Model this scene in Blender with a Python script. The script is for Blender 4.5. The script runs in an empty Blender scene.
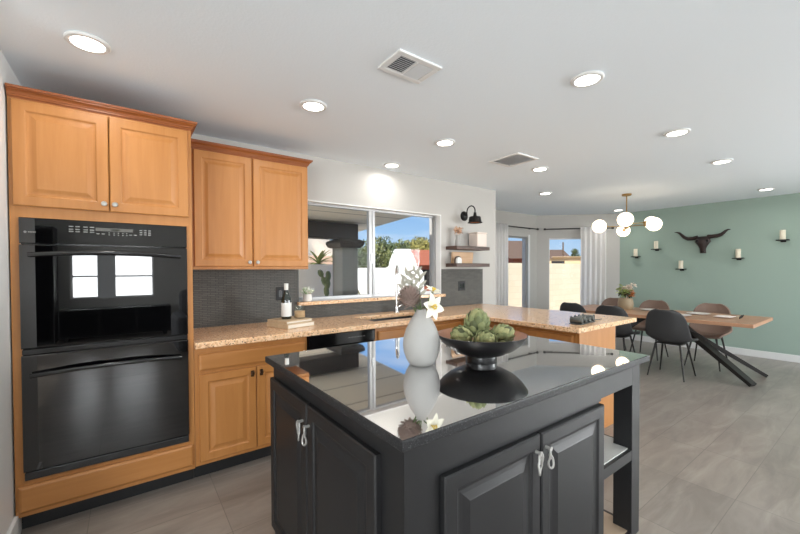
import bpy, bmesh, math, random
from mathutils import Vector, Matrix
random.seed(7)
C = bpy.context.scene.collection
S = bpy.context.scene
PI = math.pi
V = Vector

# ------------------------------------------------------------------ camera
F_PX, YAW, CY, ROLL, PITCH, CAM_H = 369.9, .6355, 275.56, -.004, -.0165, 1.3724
def make_camera():
    s, c = math.sin(YAW), math.cos(YAW)
    r0, d0, z0 = V((c, -s, 0)), V((s, c, 0)), V((0, 0, 1))
    cp, sp = math.cos(PITCH), math.sin(PITCH)
    d, z = d0*cp + z0*sp, z0*cp - d0*sp
    cr, sr = math.cos(ROLL), math.sin(ROLL)
    r, u = r0*cr + z*sr, z*cr - r0*sr
    cam = bpy.data.cameras.new('camera'); o = bpy.data.objects.new('camera', cam); C.objects.link(o)
    m = Matrix.Identity(4)
    for i in range(3):
        m[i][0], m[i][1], m[i][2] = r[i], u[i], -d[i]
    m[2][3] = CAM_H
    o.matrix_world = m
    cam.sensor_width = 36; cam.sensor_fit = 'HORIZONTAL'
    cam.lens = F_PX*36/800; cam.shift_y = (CY - 267)/800; cam.clip_start = .02; cam.clip_end = 500
    S.camera = o
make_camera()

# ------------------------------------------------------------------ world, sun, exposure
w = bpy.data.worlds.new('sky'); S.world = w; w.use_nodes = True
nt = w.node_tree; bg = nt.nodes['Background']
SKY_STRENGTH = 1.0
tcw = nt.nodes.new('ShaderNodeTexCoord'); sxw = nt.nodes.new('ShaderNodeSeparateXYZ'); nt.links.new(tcw.outputs['Generated'], sxw.inputs[0])
rw = nt.nodes.new('ShaderNodeValToRGB'); nt.links.new(sxw.outputs[2], rw.inputs[0])
ew = rw.color_ramp.elements; ew[0].position = 0; ew[0].color = (.62, .78, .95, 1); ew[1].position = .5; ew[1].color = (.16, .34, .78, 1)
e2 = ew.new(.10); e2.color = (.36, .60, .92, 1); e3 = ew.new(.22); e3.color = (.22, .45, .86, 1)
mpw = nt.nodes.new('ShaderNodeMapping'); mpw.inputs['Scale'].default_value = (1.5, 1.5, 9); nt.links.new(tcw.outputs['Generated'], mpw.inputs[0])
nw = nt.nodes.new('ShaderNodeTexNoise'); nw.inputs['Scale'].default_value = 2.2; nw.inputs['Detail'].default_value = 7; nt.links.new(mpw.outputs[0], nw.inputs['Vector'])
cw = nt.nodes.new('ShaderNodeValToRGB'); cw.color_ramp.elements[0].position = .52; cw.color_ramp.elements[1].position = .78; cw.color_ramp.elements[1].color = (.6, .6, .6, 1); nt.links.new(nw.outputs[0], cw.inputs[0])
mw = nt.nodes.new('ShaderNodeMix'); mw.data_type = 'RGBA'; nt.links.new(cw.outputs[0], mw.inputs[0]); nt.links.new(rw.outputs[0], mw.inputs[6]); mw.inputs[7].default_value = (.92, .95, 1, 1)
nt.links.new(mw.outputs[2], bg.inputs[0]); bg.inputs[1].default_value = SKY_STRENGTH
SUN_E = 7.0
sl = bpy.data.lights.new('sun', 'SUN'); sl.energy = SUN_E; sl.angle = .01; sl.color = (1, .95, .87)
so = bpy.data.objects.new('sun', sl); C.objects.link(so)
so.rotation_euler = V((.60, .50, -.62)).to_track_quat('-Z', 'Y').to_euler()
def fill_light(loc, d, w_, h_, watts):
    """daylight added outside one family room window: an area lamp brightening the room"""
    l = bpy.data.lights.new('window_fill', 'AREA'); l.shape = 'RECTANGLE'; l.size = w_; l.size_y = h_; l.energy = watts; l.color = (.97, .985, 1)
    o = bpy.data.objects.new('window_fill', l); C.objects.link(o); o.location = loc
    o.rotation_euler = V(d).to_track_quat('-Z', 'Y').to_euler()
fill_light((-.22, -4.80, 1.26), (0, 1, 0), 1.4, .92, 75)
fill_light((3.5, -4.80, 1.06), (0, 1, .05), 3.0, 2.07, 45)
fill_light((6.5, -4.80, 1.35), (-.2, 1, .1), 1.6, 1.5, 70)
fill_light((-2.80, -2.0, 1.3), (1, 0, .25), 3.0, 1.6, 225)
fill_light((8.01, -3.5, 1.3), (-1, .2, .2), 1.8, 1.6, 500)
CAN_W = 2.9
S.view_settings.view_transform = 'Standard'; S.view_settings.look = 'None'
S.view_settings.exposure = 0.02; S.view_settings.gamma = 1.0; S.view_settings.use_curve_mapping = False

# ------------------------------------------------------------------ materials
def lin(c):
    f = lambda x: x/12.92 if x <= .04045 else ((x+.055)/1.055)**2.4
    return tuple(f(x/255) for x in c) + (1,)
MATS = {}
def mat(name, col, rough=.5, metal=0, spec=.5, emit=None, estr=0, coat=0, bump=0, bscale=200, trans=0):
    m = bpy.data.materials.new(name); m.use_nodes = True
    n = m.node_tree; b = n.nodes['Principled BSDF']
    b.inputs['Base Color'].default_value = lin(col); b.inputs['Roughness'].default_value = rough
    b.inputs['Metallic'].default_value = metal; b.inputs['Specular IOR Level'].default_value = spec
    b.inputs['Coat Weight'].default_value = coat; b.inputs['Coat Roughness'].default_value = .05
    if emit:
        b.inputs['Emission Color'].default_value = lin(emit); b.inputs['Emission Strength'].default_value = estr
    if trans: b.inputs['Transmission Weight'].default_value = trans
    if bump:
        t = n.nodes.new('ShaderNodeTexNoise'); t.inputs['Scale'].default_value = bscale; t.inputs['Detail'].default_value = 2
        tc = n.nodes.new('ShaderNodeTexCoord'); n.links.new(tc.outputs['Object'], t.inputs['Vector'])
        bp = n.nodes.new('ShaderNodeBump'); bp.inputs['Strength'].default_value = bump; bp.inputs['Distance'].default_value = .003
        n.links.new(t.outputs[0], bp.inputs['Height']); n.links.new(bp.outputs[0], b.inputs['Normal'])
    MATS[name] = m
    return m
def ramp(n, fac, stops):
    r = n.nodes.new('ShaderNodeValToRGB'); e = r.color_ramp.elements
    while len(e) < len(stops): e.new(.5)
    for k, (p, c) in enumerate(stops): e[k].position = p; e[k].color = lin(c)
    n.links.new(fac, r.inputs[0]); return r.outputs[0]
def mapped(n, scale=(1, 1, 1), loc=(0, 0, 0)):
    tc = n.nodes.new('ShaderNodeTexCoord'); mp = n.nodes.new('ShaderNodeMapping')
    mp.inputs['Scale'].default_value = scale; mp.inputs['Location'].default_value = loc
    n.links.new(tc.outputs['Object'], mp.inputs[0]); return mp.outputs[0]
def noise(n, vec, scale, detail=4, rough=.55, dist=0):
    t = n.nodes.new('ShaderNodeTexNoise'); t.inputs['Scale'].default_value = scale; t.inputs['Detail'].default_value = detail
    t.inputs['Roughness'].default_value = rough; t.inputs['Distortion'].default_value = dist
    n.links.new(vec, t.inputs['Vector']); return t.outputs[0]
def mix(n, fac, a, b, mode='MIX'):
    m = n.nodes.new('ShaderNodeMix'); m.data_type = 'RGBA'; m.blend_type = mode
    for sock, v in ((m.inputs[0], fac), (m.inputs[6], a), (m.inputs[7], b)):
        if hasattr(v, 'links') or hasattr(v, 'is_linked'): n.links.new(v, sock)
        else: sock.default_value = v
    return m.outputs[2]
def wood(name, lo, mid, hi, scale=(9, 9, .7), rough=.38):
    m = mat(name, mid, rough); n = m.node_tree; b = n.nodes['Principled BSDF']
    f = noise(n, mapped(n, scale), 2.2, 6, .6, .4)
    n.links.new(ramp(n, f, [(.25, lo), (.5, mid), (.75, hi)]), b.inputs['Base Color'])
    return m
maple = wood('honey_maple', (174, 115, 59), (182, 123, 66), (190, 131, 74))
maple_h = wood('honey_maple_horizontal', (174, 115, 59), (182, 123, 66), (190, 131, 74), (.7, 9, 9))
crownm = wood('stained_maple', (128, 68, 30), (144, 80, 36), (158, 92, 44), (.7, 9, 9))
oak = wood('table_wood', (150, 108, 80), (174, 130, 100), (190, 148, 118), (5, .5, 5), .35)
shelfm = wood('dark_walnut', (62, 44, 36), (78, 56, 46), (96, 72, 58), (.8, 8, 8), .45)
boardm = wood('pale_board', (190, 148, 110), (206, 166, 128), (220, 184, 148), (1, 8, 8), .5)
bookw = wood('pale_oak', (176, 152, 120), (196, 172, 140), (210, 190, 160), (1, 6, 6), .6)
white = mat('white_paint', (226, 226, 224), .5)
wallm = mat('wall_paint', (187, 184, 179), .85, bump=.15, bscale=160)
ceilm = mat('ceiling_paint', (236, 244, 250), .9, bump=.25, bscale=90)
greenm = mat('green_paint', (155, 174, 162), .8, bump=.12, bscale=160)
blackp = mat('black_cabinet_paint', (31, 31, 32), .42, spec=.4)
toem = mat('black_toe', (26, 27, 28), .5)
ovenb = mat('black_enamel', (14, 14, 15), .12, spec=.6)
oveng = mat('black_oven_glass', (7, 7, 8), .015, spec=.9)
ovenh = mat('black_handle', (30, 30, 31), .16, spec=.7)
dispm = mat('grey_display', (92, 90, 84), .3)
markm = mat('panel_print', (132, 132, 129), .5)
chrome = mat('brushed_chrome', (205, 205, 203), .22, 1)
steel = mat('sink_steel', (120, 120, 120), .3, 1)
pewter = mat('satin_nickel', (176, 174, 169), .3, .45)
bronze = mat('aged_bronze', (88, 66, 50), .35, .9)
brass = mat('aged_brass', (176, 142, 92), .28, 1)
blackmetal = mat('black_metal', (26, 24, 24), .4, .6)
copper = mat('copper_inside', (176, 110, 72), .3, .9)
legm = mat('dark_metal_leg', (48, 45, 43), .42, .5)
chairb = mat('charcoal_leather', (54, 54, 55), .5)
chairbr = mat('brown_leather', (132, 108, 94), .55)
ceramic = mat('white_stoneware', (166, 164, 160), .55, bump=.2, bscale=60)
bowlm = mat('black_bowl', (18, 17, 18), .34)
bowlrefl = mat('brown_reflection_inside', (150, 98, 68), .3)
wax = mat('ivory_wax', (228, 218, 196), .5)
skullm = mat('dark_cast_skull', (52, 40, 38), .4, .3)
louver = mat('vent_louvre', (196, 196, 196), .5)
ventdark = mat('vent_cavity', (70, 70, 70), .8)
lightdisc = mat('led_lens', (255, 255, 255), .5, emit=(255, 250, 240), estr=9)
globem = mat('opal_globe', (250, 240, 220), .3, emit=(255, 234, 206), estr=2.6)
alu = mat('window_aluminium', (172, 172, 172), .4, .5)
vinyl = mat('white_vinyl', (225, 225, 225), .4)
blackrod = mat('black_rod', (34, 32, 32), .4, .5)
bookp = mat('paper_edge', (226, 218, 204), .8)
labelm = mat('bottle_label', (222, 222, 218), .6)
plate = mat('white_plate', (232, 226, 220), .35)
linen = mat('white_linen', (226, 216, 208), .9)
soil = mat('soil', (60, 48, 38), .9)
shelflight = mat('island_shelf_top', (205, 204, 198), .5)
shelftan = mat('island_bottom_shelf', (196, 172, 146), .5)
outletm = mat('black_outlet', (28, 28, 30), .6)
greytray = mat('pewter_rack', (92, 94, 90), .35, .6)
blushm = mat('blush_canister', (222, 208, 198), .6)
sofam = mat('grey_upholstery', (92, 92, 94), .9)
darkwood = mat('black_console', (24, 23, 23), .35)
stucco = mat('white_stucco', (236, 234, 228), .9, bump=.3, bscale=30)
greystucco = mat('grey_stucco', (244, 232, 214), .9, bump=.3, bscale=30)
colm = mat('column_stucco', (122, 120, 112), .9, bump=.3, bscale=30)
darkbeam = mat('dark_beam', (56, 48, 44), .7)
terracotta = mat('terracotta_tiles', (156, 88, 62), .85)
redwall = mat('red_wall', (150, 84, 62), .9)
brownroof = mat('brown_shingle', (104, 84, 70), .9)
darkglass = mat('dark_opening', (46, 42, 40), .3)
tanhouse = mat('tan_stucco', (206, 180, 142), .9)
cactusm = mat('prickly_pear', (112, 122, 84), .7)
bark = mat('bark', (96, 76, 58), .9)
palmleaf = mat('palm_leaf', (124, 132, 74), .7)
potm = mat('white_pot', (228, 226, 222), .45)
petal = mat('lily_petal', (226, 222, 204), .5)
stamen = mat('yellow_stamen', (206, 176, 70), .6)
stemgreen = mat('stem_green', (86, 104, 62), .6)
silverleaf = mat('silver_leaf', (156, 152, 138), .7)
proteam = mat('dusky_protea', (160, 140, 130), .8)
succulent = mat('pale_succulent', (176, 196, 156), .6)
succtip = mat('white_tip', (232, 234, 222), .6)
peach = mat('dried_peach', (214, 176, 146), .8)
rosewhite = mat('cream_bloom', (236, 222, 208), .7)
orangeb = mat('orange_bloom', (190, 120, 66), .7)
bloomgreen = mat('lime_bloom', (172, 186, 110), .7)
tealdark = mat('bottle_glass', (38, 44, 38), .06, spec=.8)

def grain_stone(name, stops, scale, rough, fine=None):
    m = mat(name, (100, 100, 100), rough); n = m.node_tree; b = n.nodes['Principled BSDF']
    v = mapped(n)
    f = noise(n, v, scale, 5, .75)
    c = ramp(n, f, stops)
    vo = n.nodes.new('ShaderNodeTexVoronoi'); vo.inputs['Scale'].default_value = scale*2.2; n.links.new(v, vo.inputs['Vector'])
    if fine:
        c = mix(n, ramp(n, vo.outputs['Color'], fine[0]), c, lin(fine[1]))
    n.links.new(c, b.inputs['Base Color']); return m
granite = grain_stone('tan_granite', [(.26, (118, 90, 68)), (.37, (200, 152, 114)), (.48, (232, 188, 146)), (.62, (244, 214, 178)), (.76, (210, 164, 126))], 60, .12,
                      ([(.80, (0, 0, 0)), (.86, (255, 255, 255))], (74, 58, 54)))
blackgranite = grain_stone('black_granite', [(.35, (26, 26, 27)), (.6, (48, 48, 49)), (.75, (86, 86, 87))], 160, .05,
                           ([(.82, (0, 0, 0)), (.87, (160, 160, 160))], (128, 128, 128)))
def polish(m, lo, hi, rough):
    """polished stone: the sheen grows as the slab is seen at a flatter angle"""
    n = m.node_tree; b = n.nodes['Principled BSDF']; o = n.nodes['Material Output']
    lw = n.nodes.new('ShaderNodeLayerWeight'); lw.inputs[0].default_value = .5
    mr = n.nodes.new('ShaderNodeMapRange'); mr.inputs[1].default_value = .45; mr.inputs[2].default_value = .85; mr.inputs[3].default_value = lo; mr.inputs[4].default_value = hi
    n.links.new(lw.outputs['Facing'], mr.inputs[0])
    g = n.nodes.new('ShaderNodeBsdfGlossy'); g.inputs['Roughness'].default_value = rough; g.inputs[0].default_value = (.97, .97, .97, 1)
    mx = n.nodes.new('ShaderNodeMixShader'); n.links.new(mr.outputs[0], mx.inputs[0]); n.links.new(b.outputs[0], mx.inputs[1]); n.links.new(g.outputs[0], mx.inputs[2]); n.links.new(mx.outputs[0], o.inputs[0])
dulled = blackgranite.copy(); dulled.name = 'black_granite_dark_edge'  # same stone with its sheen cut, so the slab edge stays dark
dulled.node_tree.nodes['Principled BSDF'].inputs['Roughness'].default_value = .45; dulled.node_tree.nodes['Principled BSDF'].inputs['Specular IOR Level'].default_value = .2
polish(blackgranite, .60, .94, .03)  # mirror share boosted to brighten the slab top

def tile_floor():
    m = mat('floor_tile', (150, 142, 136), .28); n = m.node_tree; b = n.nodes['Principled BSDF']
    v = mapped(n, (1, 1, 1), (-(2.884 - .614*8), -(.569 - .3*20), 0))
    br = n.nodes.new('ShaderNodeTexBrick'); br.offset = 0; br.squash = 1
    br.inputs['Scale'].default_value = 1; br.inputs['Brick Width'].default_value = .614; br.inputs['Row Height'].default_value = .30
    br.inputs['Mortar Size'].default_value = .0022; br.inputs['Mortar Smooth'].default_value = .2; br.inputs['Bias'].default_value = 0
    br.inputs['Color1'].default_value = lin((126, 118, 111)); br.inputs['Color2'].default_value = lin((147, 138, 129)); br.inputs['Mortar'].default_value = lin((112, 104, 98))
    n.links.new(v, br.inputs['Vector'])
    f = noise(n, mapped(n, (1.0, 4.5, 1)), 1.6, 6, .6, 1.2)
    c = mix(n, .5, br.outputs['Color'], ramp(n, f, [(.3, (112, 103, 96)), (.5, (142, 132, 123)), (.7, (170, 161, 151))]))
    c2 = mix(n, br.outputs['Fac'], c, lin((116, 108, 102)))
    n.links.new(c2, b.inputs['Base Color']); return m
floorm = tile_floor()

def backsplash_mat():
    m = mat('dark_mosaic', (70, 70, 72), .45); n = m.node_tree; b = n.nodes['Principled BSDF']
    tc = n.nodes.new('ShaderNodeTexCoord'); sx = n.nodes.new('ShaderNodeSeparateXYZ'); cx = n.nodes.new('ShaderNodeCombineXYZ')
    n.links.new(tc.outputs['Object'], sx.inputs[0]); n.links.new(sx.outputs[0], cx.inputs[0]); n.links.new(sx.outputs[2], cx.inputs[1])
    br = n.nodes.new('ShaderNodeTexBrick'); br.offset = .37; br.inputs['Scale'].default_value = 1
    br.inputs['Brick Width'].default_value = .06; br.inputs['Row Height'].default_value = .0145; br.inputs['Mortar Size'].default_value = .0018
    br.inputs['Color1'].default_value = lin((82, 81, 77)); br.inputs['Color2'].default_value = lin((95, 93, 88)); br.inputs['Mortar'].default_value = lin((54, 54, 55))
    n.links.new(cx.outputs[0], br.inputs['Vector']); n.links.new(br.outputs['Color'], b.inputs['Base Color'])
    bp = n.nodes.new('ShaderNodeBump'); bp.inputs['Strength'].default_value = .4; bp.inputs['Distance'].default_value = .002; bp.invert = True
    n.links.new(br.outputs['Fac'], bp.inputs['Height']); n.links.new(bp.outputs[0], b.inputs['Normal'])
    return m
splashm = backsplash_mat(); splashm.node_tree.nodes['Principled BSDF'].inputs['Roughness'].default_value = .65

def block_wall_mat(name, a, bcol, mort):
    m = mat(name, a, .95); n = m.node_tree; b = n.nodes['Principled BSDF']
    tc = n.nodes.new('ShaderNodeTexCoord'); sx = n.nodes.new('ShaderNodeSeparateXYZ'); cx = n.nodes.new('ShaderNodeCombineXYZ')
    n.links.new(tc.outputs['Object'], sx.inputs[0]); n.links.new(sx.outputs[0], cx.inputs[0]); n.links.new(sx.outputs[2], cx.inputs[1])
    br = n.nodes.new('ShaderNodeTexBrick'); br.inputs['Scale'].default_value = 1
    br.inputs['Brick Width'].default_value = .4; br.inputs['Row Height'].default_value = .2; br.inputs['Mortar Size'].default_value = .006
    br.inputs['Color1'].default_value = lin(a); br.inputs['Color2'].default_value = lin(bcol); br.inputs['Mortar'].default_value = lin(mort)
    n.links.new(cx.outputs[0], br.inputs['Vector']); n.links.new(br.outputs['Color'], b.inputs['Base Color']); return m
blockm = block_wall_mat('tan_block', (214, 200, 172), (220, 206, 180), (202, 188, 160))
def plank_mat():
    m = mat('patio_planks', (150, 144, 134), .8); n = m.node_tree; b = n.nodes['Principled BSDF']
    br = n.nodes.new('ShaderNodeTexBrick'); br.inputs['Scale'].default_value = 1; br.offset = 0
    br.inputs['Brick Width'].default_value = 6; br.inputs['Row Height'].default_value = .6; br.inputs['Mortar Size'].default_value = .012
    br.inputs['Color1'].default_value = lin((232, 222, 202)); br.inputs['Color2'].default_value = lin((242, 232, 214)); br.inputs['Mortar'].default_value = lin((120, 112, 102))
    n.links.new(mapped(n, (1, 1, 1)), br.inputs['Vector']); n.links.new(br.outputs['Color'], b.inputs['Base Color']); return m
plankm = plank_mat()
def ground_mat():
    m = mat('desert_ground', (190, 176, 156), .95); n = m.node_tree; b = n.nodes['Principled BSDF']
    n.links.new(ramp(n, noise(n, mapped(n), 3, 6, .7), [(.35, (172, 156, 136)), (.65, (206, 192, 172))]), b.inputs['Base Color']); return m
groundm = ground_mat()
def leafmat(name, a, b_):
    m = mat(name, a, .8); n = m.node_tree; b = n.nodes['Principled BSDF']
    g = n.nodes.new('ShaderNodeNewGeometry')
    dk = tuple(int(q*.62) for q in a)
    n.links.new(ramp(n, g.outputs['Random Per Island'], [(0, dk), (.35, a), (1, b_)]), b.inputs['Base Color']); return m
olive = leafmat('olive_leaf', (96, 104, 58), (150, 152, 92))
olive2 = leafmat('yellow_green_leaf', (128, 122, 62), (176, 164, 92))
darkleaf = leafmat('dark_leaf', (66, 78, 48), (104, 114, 66))
artim = leafmat('artichoke_green', (116, 124, 82), (158, 158, 110))
def glass_mat(name, tint=(.97, .98, .98, 1), f0=.006, f1=.6):
    m = bpy.data.materials.new(name); m.use_nodes = True; n = m.node_tree; n.nodes.clear()
    o = n.nodes.new('ShaderNodeOutputMaterial'); t = n.nodes.new('ShaderNodeBsdfTransparent'); g = n.nodes.new('ShaderNodeBsdfGlossy')
    mx = n.nodes.new('ShaderNodeMixShader'); lw = n.nodes.new('ShaderNodeLayerWeight'); lw.inputs[0].default_value = .5
    pw = n.nodes.new('ShaderNodeMath'); pw.operation = 'POWER'; pw.inputs[1].default_value = 6; n.links.new(lw.outputs['Facing'], pw.inputs[0])
    ma = n.nodes.new('ShaderNodeMath'); ma.operation = 'MULTIPLY_ADD'; ma.inputs[1].default_value = f1; ma.inputs[2].default_value = f0; n.links.new(pw.outputs[0], ma.inputs[0])
    t.inputs[0].default_value = tint; g.inputs['Roughness'].default_value = .02
    n.links.new(ma.outputs[0], mx.inputs[0]); n.links.new(t.outputs[0], mx.inputs[1]); n.links.new(g.outputs[0], mx.inputs[2]); n.links.new(mx.outputs[0], o.inputs[0])
    return m
glass = glass_mat('window_glass')
jarglass = glass_mat('clear_glass', (.93, .95, .93, 1), .04, .8)
def curtain_mat():
    m = mat('sheer_white', (242, 240, 238), .9); n = m.node_tree; b = n.nodes['Principled BSDF']; o = n.nodes['Material Output']
    t = n.nodes.new('ShaderNodeBsdfTranslucent'); t.inputs[0].default_value = lin((244, 242, 240)); mx = n.nodes.new('ShaderNodeMixShader'); mx.inputs[0].default_value = .5
    n.links.new(b.outputs[0], mx.inputs[1]); n.links.new(t.outputs[0], mx.inputs[2]); n.links.new(mx.outputs[0], o.inputs[0]); return m
curtm = curtain_mat()

oveng.node_tree.nodes['Principled BSDF'].inputs['IOR'].default_value = 1.52

# ------------------------------------------------------------------ mesh helpers
WL = {}
def thing(name, label, cat, loc=(0, 0, 0), rz=0, group=None):
    o = bpy.data.objects.new(name, None); C.objects.link(o); o.empty_display_size = .1
    o.location = loc; o.rotation_euler = (0, 0, rz); WL[o] = V(loc)
    o['label'] = label; o['category'] = cat
    if group: o['group'] = group
    return o
def tag(o, label, cat, group=None):
    o['label'] = label; o['category'] = cat
    if group: o['group'] = group
    return o
def copy_tree(o, parent=None):
    c = o.copy(); C.objects.link(c)
    if parent: c.parent = parent
    for ch in [x for x in list(o.children)]: copy_tree(ch, c)
    return c
class MB:
    def __init__(s): s.bm = bmesh.new()
    def face(s, pts):
        return s.bm.faces.new([s.bm.verts.new(p) for p in pts])
    def box(s, x0, x1, y0, y1, z0, z1):
        v = [s.bm.verts.new((x, y, z)) for x in (x0, x1) for y in (y0, y1) for z in (z0, z1)]
        for q in ((0, 1, 3, 2), (4, 6, 7, 5), (0, 4, 5, 1), (2, 3, 7, 6), (0, 2, 6, 4), (1, 5, 7, 3)): s.bm.faces.new([v[i] for i in q])
        return s
    def obox(s, c, ax, ay, az, hx, hy, hz):
        c = V(c); ax, ay, az = V(ax).normalized(), V(ay).normalized(), V(az).normalized()
        v = [s.bm.verts.new(c + ax*hx*i + ay*hy*j + az*hz*k) for i in (-1, 1) for j in (-1, 1) for k in (-1, 1)]
        for q in ((0, 1, 3, 2), (4, 6, 7, 5), (0, 4, 5, 1), (2, 3, 7, 6), (0, 2, 6, 4), (1, 5, 7, 3)): s.bm.faces.new([v[i] for i in q])
        return s
    def prism(s, poly, z0, z1, f=None):
        f = f or (lambda x, y, z: (x, y, z))
        a = [s.bm.verts.new(f(x, y, z0)) for x, y in poly]; b = [s.bm.verts.new(f(x, y, z1)) for x, y in poly]
        n = len(poly)
        for i in range(n): s.bm.faces.new((a[i], a[(i+1) % n], b[(i+1) % n], b[i]))
        s.bm.faces.new(a[::-1]); s.bm.faces.new(b); return s
    def tube(s, path, r, n=10, cap=True):
        path = [V(p) for p in path]; m = len(path)
        rs = r if isinstance(r, (list, tuple)) else [r]*m
        rings = []; up = None
        for i, p in enumerate(path):
            t = (path[min(i+1, m-1)] - path[max(i-1, 0)]).normalized()
            if up is None: up = V((0, 0, 1)) if abs(t.z) < .9 else V((1, 0, 0))
            a = t.cross(up)
            if a.length < 1e-4: a = t.cross(V((0, 1, 0)))
            a.normalize(); b = a.cross(t).normalized(); up = b
            rings.append([s.bm.verts.new(p + (a*math.cos(2*PI*k/n) + b*math.sin(2*PI*k/n))*rs[i]) for k in range(n)])
        for A, B in zip(rings, rings[1:]):
            for k in range(n): s.bm.faces.new((A[k], A[(k+1) % n], B[(k+1) % n], B[k]))
        if cap:
            s.bm.faces.new(rings[0][::-1]); s.bm.faces.new(rings[-1])
        return s
    def lathe(s, prof, c=(0, 0, 0), n=32, axis='z', cap=True):
        c = V(c); rings = []
        for r, z in prof:
            if r < 1e-5: rings.append([s.bm.verts.new(s._ax(c, 0, 0, z, axis))])
            else: rings.append([s.bm.verts.new(s._ax(c, r*math.cos(2*PI*k/n), r*math.sin(2*PI*k/n), z, axis)) for k in range(n)])
        for A, B in zip(rings, rings[1:]):
            for k in range(n):
                if len(A) == 1 and len(B) == 1: continue
                if len(A) == 1: s.bm.faces.new((A[0], B[(k+1) % n], B[k]))
                elif len(B) == 1: s.bm.faces.new((A[k], A[(k+1) % n], B[0]))
                else: s.bm.faces.new((A[k], A[(k+1) % n], B[(k+1) % n], B[k]))
        for R, rev in ((rings[0], True), (rings[-1], False)):
            if len(R) > 1 and cap: s.bm.faces.new(R[::-1] if rev else R)
        return s
    def _ax(s, c, a, b, z, axis):
        return c + (V((a, b, z)) if axis == 'z' else V((z, a, b)) if axis == 'x' else V((a, z, b)))
    def sphere(s, c, r, n=20, sz=1):
        prof = [(max(0, r*math.sin(PI*i/(n//2))), -r*sz*math.cos(PI*i/(n//2))) for i in range(n//2+1)]
        prof[0] = (0, prof[0][1]); prof[-1] = (0, prof[-1][1])
        return s.lathe(prof, c, n)
    def loft(s, rings, close=True, caps=True):
        R = [[s.bm.verts.new(p) for p in r] for r in rings]; n = len(R[0])
        for A, B in zip(R, R[1:]):
            for k in range(n if close else n-1): s.bm.faces.new((A[k], A[(k+1) % n], B[(k+1) % n], B[k]))
        if caps: s.bm.faces.new(R[0][::-1]); s.bm.faces.new(R[-1])
        return s
    def panel(s, f, u0, u1, v0, v1, rings):
        """stepped rectangle: rings = (inset, depth out) pairs; f maps (u, v, w) to the room"""
        R = []
        for ins, wv in rings:
            R.append([f(u0+ins, v0+ins, wv), f(u1-ins, v0+ins, wv), f(u1-ins, v1-ins, wv), f(u0+ins, v1-ins, wv)])
        return s.loft(R)
    def leaf(s, base, d, up, L, W, curl=.2, n=5, tip=1.0, cup=.25):
        base, d, up = V(base), V(d).normalized(), V(up)
        side = d.cross(up)
        if side.length < 1e-4: side = V((1, 0, 0))
        side.normalize(); nrm = side.cross(d).normalized(); rows = []
        for i in range(n+1):
            t = i/n; wv = W*math.sin(PI*min(1, (t*.92+.06)))**.8*(1 if t < .6 else tip)
            c = base + d*(L*t) + nrm*(-curl*L*t*t)
            rows.append([s.bm.verts.new(c - side*wv + nrm*wv*cup), s.bm.verts.new(c), s.bm.verts.new(c + side*wv + nrm*wv*cup)])
        for A, B in zip(rows, rows[1:]):
            for k in (0, 1): s.bm.faces.new((A[k], A[k+1], B[k+1], B[k]))
        return s
    def build(s, name, m, parent=None, bevel=0, smooth=0, world=True, recalc=True, seg=2, solid=0, sub=0):
        bm = s.bm
        if recalc: bmesh.ops.recalc_face_normals(bm, faces=bm.faces[:])
        if parent is not None and world and WL.get(parent) is not None:
            o0 = WL[parent]
            for v in bm.verts: v.co -= o0
        me = bpy.data.meshes.new(name); bm.to_mesh(me); bm.free()
        for mm in (m if isinstance(m, (list, tuple)) else [m]): me.materials.append(mm)
        if smooth:
            me.shade_smooth()
            if smooth < 179: me.set_sharp_from_angle(angle=math.radians(smooth))
        o = bpy.data.objects.new(name, me); C.objects.link(o)
        if parent is not None:
            o.parent = parent; WL[o] = WL.get(parent)
        if sub:
            q = o.modifiers.new('sub', 'SUBSURF'); q.levels = sub; q.render_levels = sub
        if solid:
            q = o.modifiers.new('solid', 'SOLIDIFY'); q.thickness = solid; q.offset = 0
        if bevel:
            q = o.modifiers.new('bevel', 'BEVEL'); q.width = bevel; q.segments = seg; q.limit_method = 'ANGLE'; q.angle_limit = math.radians(40)
        return o
def box(name, m, x0, x1, y0, y1, z0, z1, parent=None, bevel=0):
    return MB().box(x0, x1, y0, y1, z0, z1).build(name, m, parent, bevel)
def struct(o): o['kind'] = 'structure'; return o
def FY(y0): return lambda u, v, w: V((u, y0 - w, v))
def FX(x0): return lambda u, v, w: V((x0 - w, u, v))
def raised(f, u0, u1, v0, v1, name, m, parent, t=.02, fr=.056, bev=.022):
    r = [(0, 0), (0, t-.005), (.005, t), (fr-.006, t), (fr-.002, t-.002), (fr+.002, t-.007), (fr+.010, t-.008), (fr+.012+bev*.3, t-.0065), (fr+.012+bev, t-.001), (fr+.015+bev, t)]
    return MB().panel(f, u0, u1, v0, v1, r).build(name, m, parent)
def slab(f, u0, u1, v0, v1, name, m, parent, t=.02):
    return MB().panel(f, u0, u1, v0, v1, [(0, 0), (0, t-.008), (.008, t-.002), (.014, t)]).build(name, m, parent)
def arc(c, r, a0, a1, ax, ay, n=10):
    c, ax, ay = V(c), V(ax), V(ay)
    return [c + ax*r*math.cos(a0+(a1-a0)*i/n) + ay*r*math.sin(a0+(a1-a0)*i/n) for i in range(n+1)]

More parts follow.
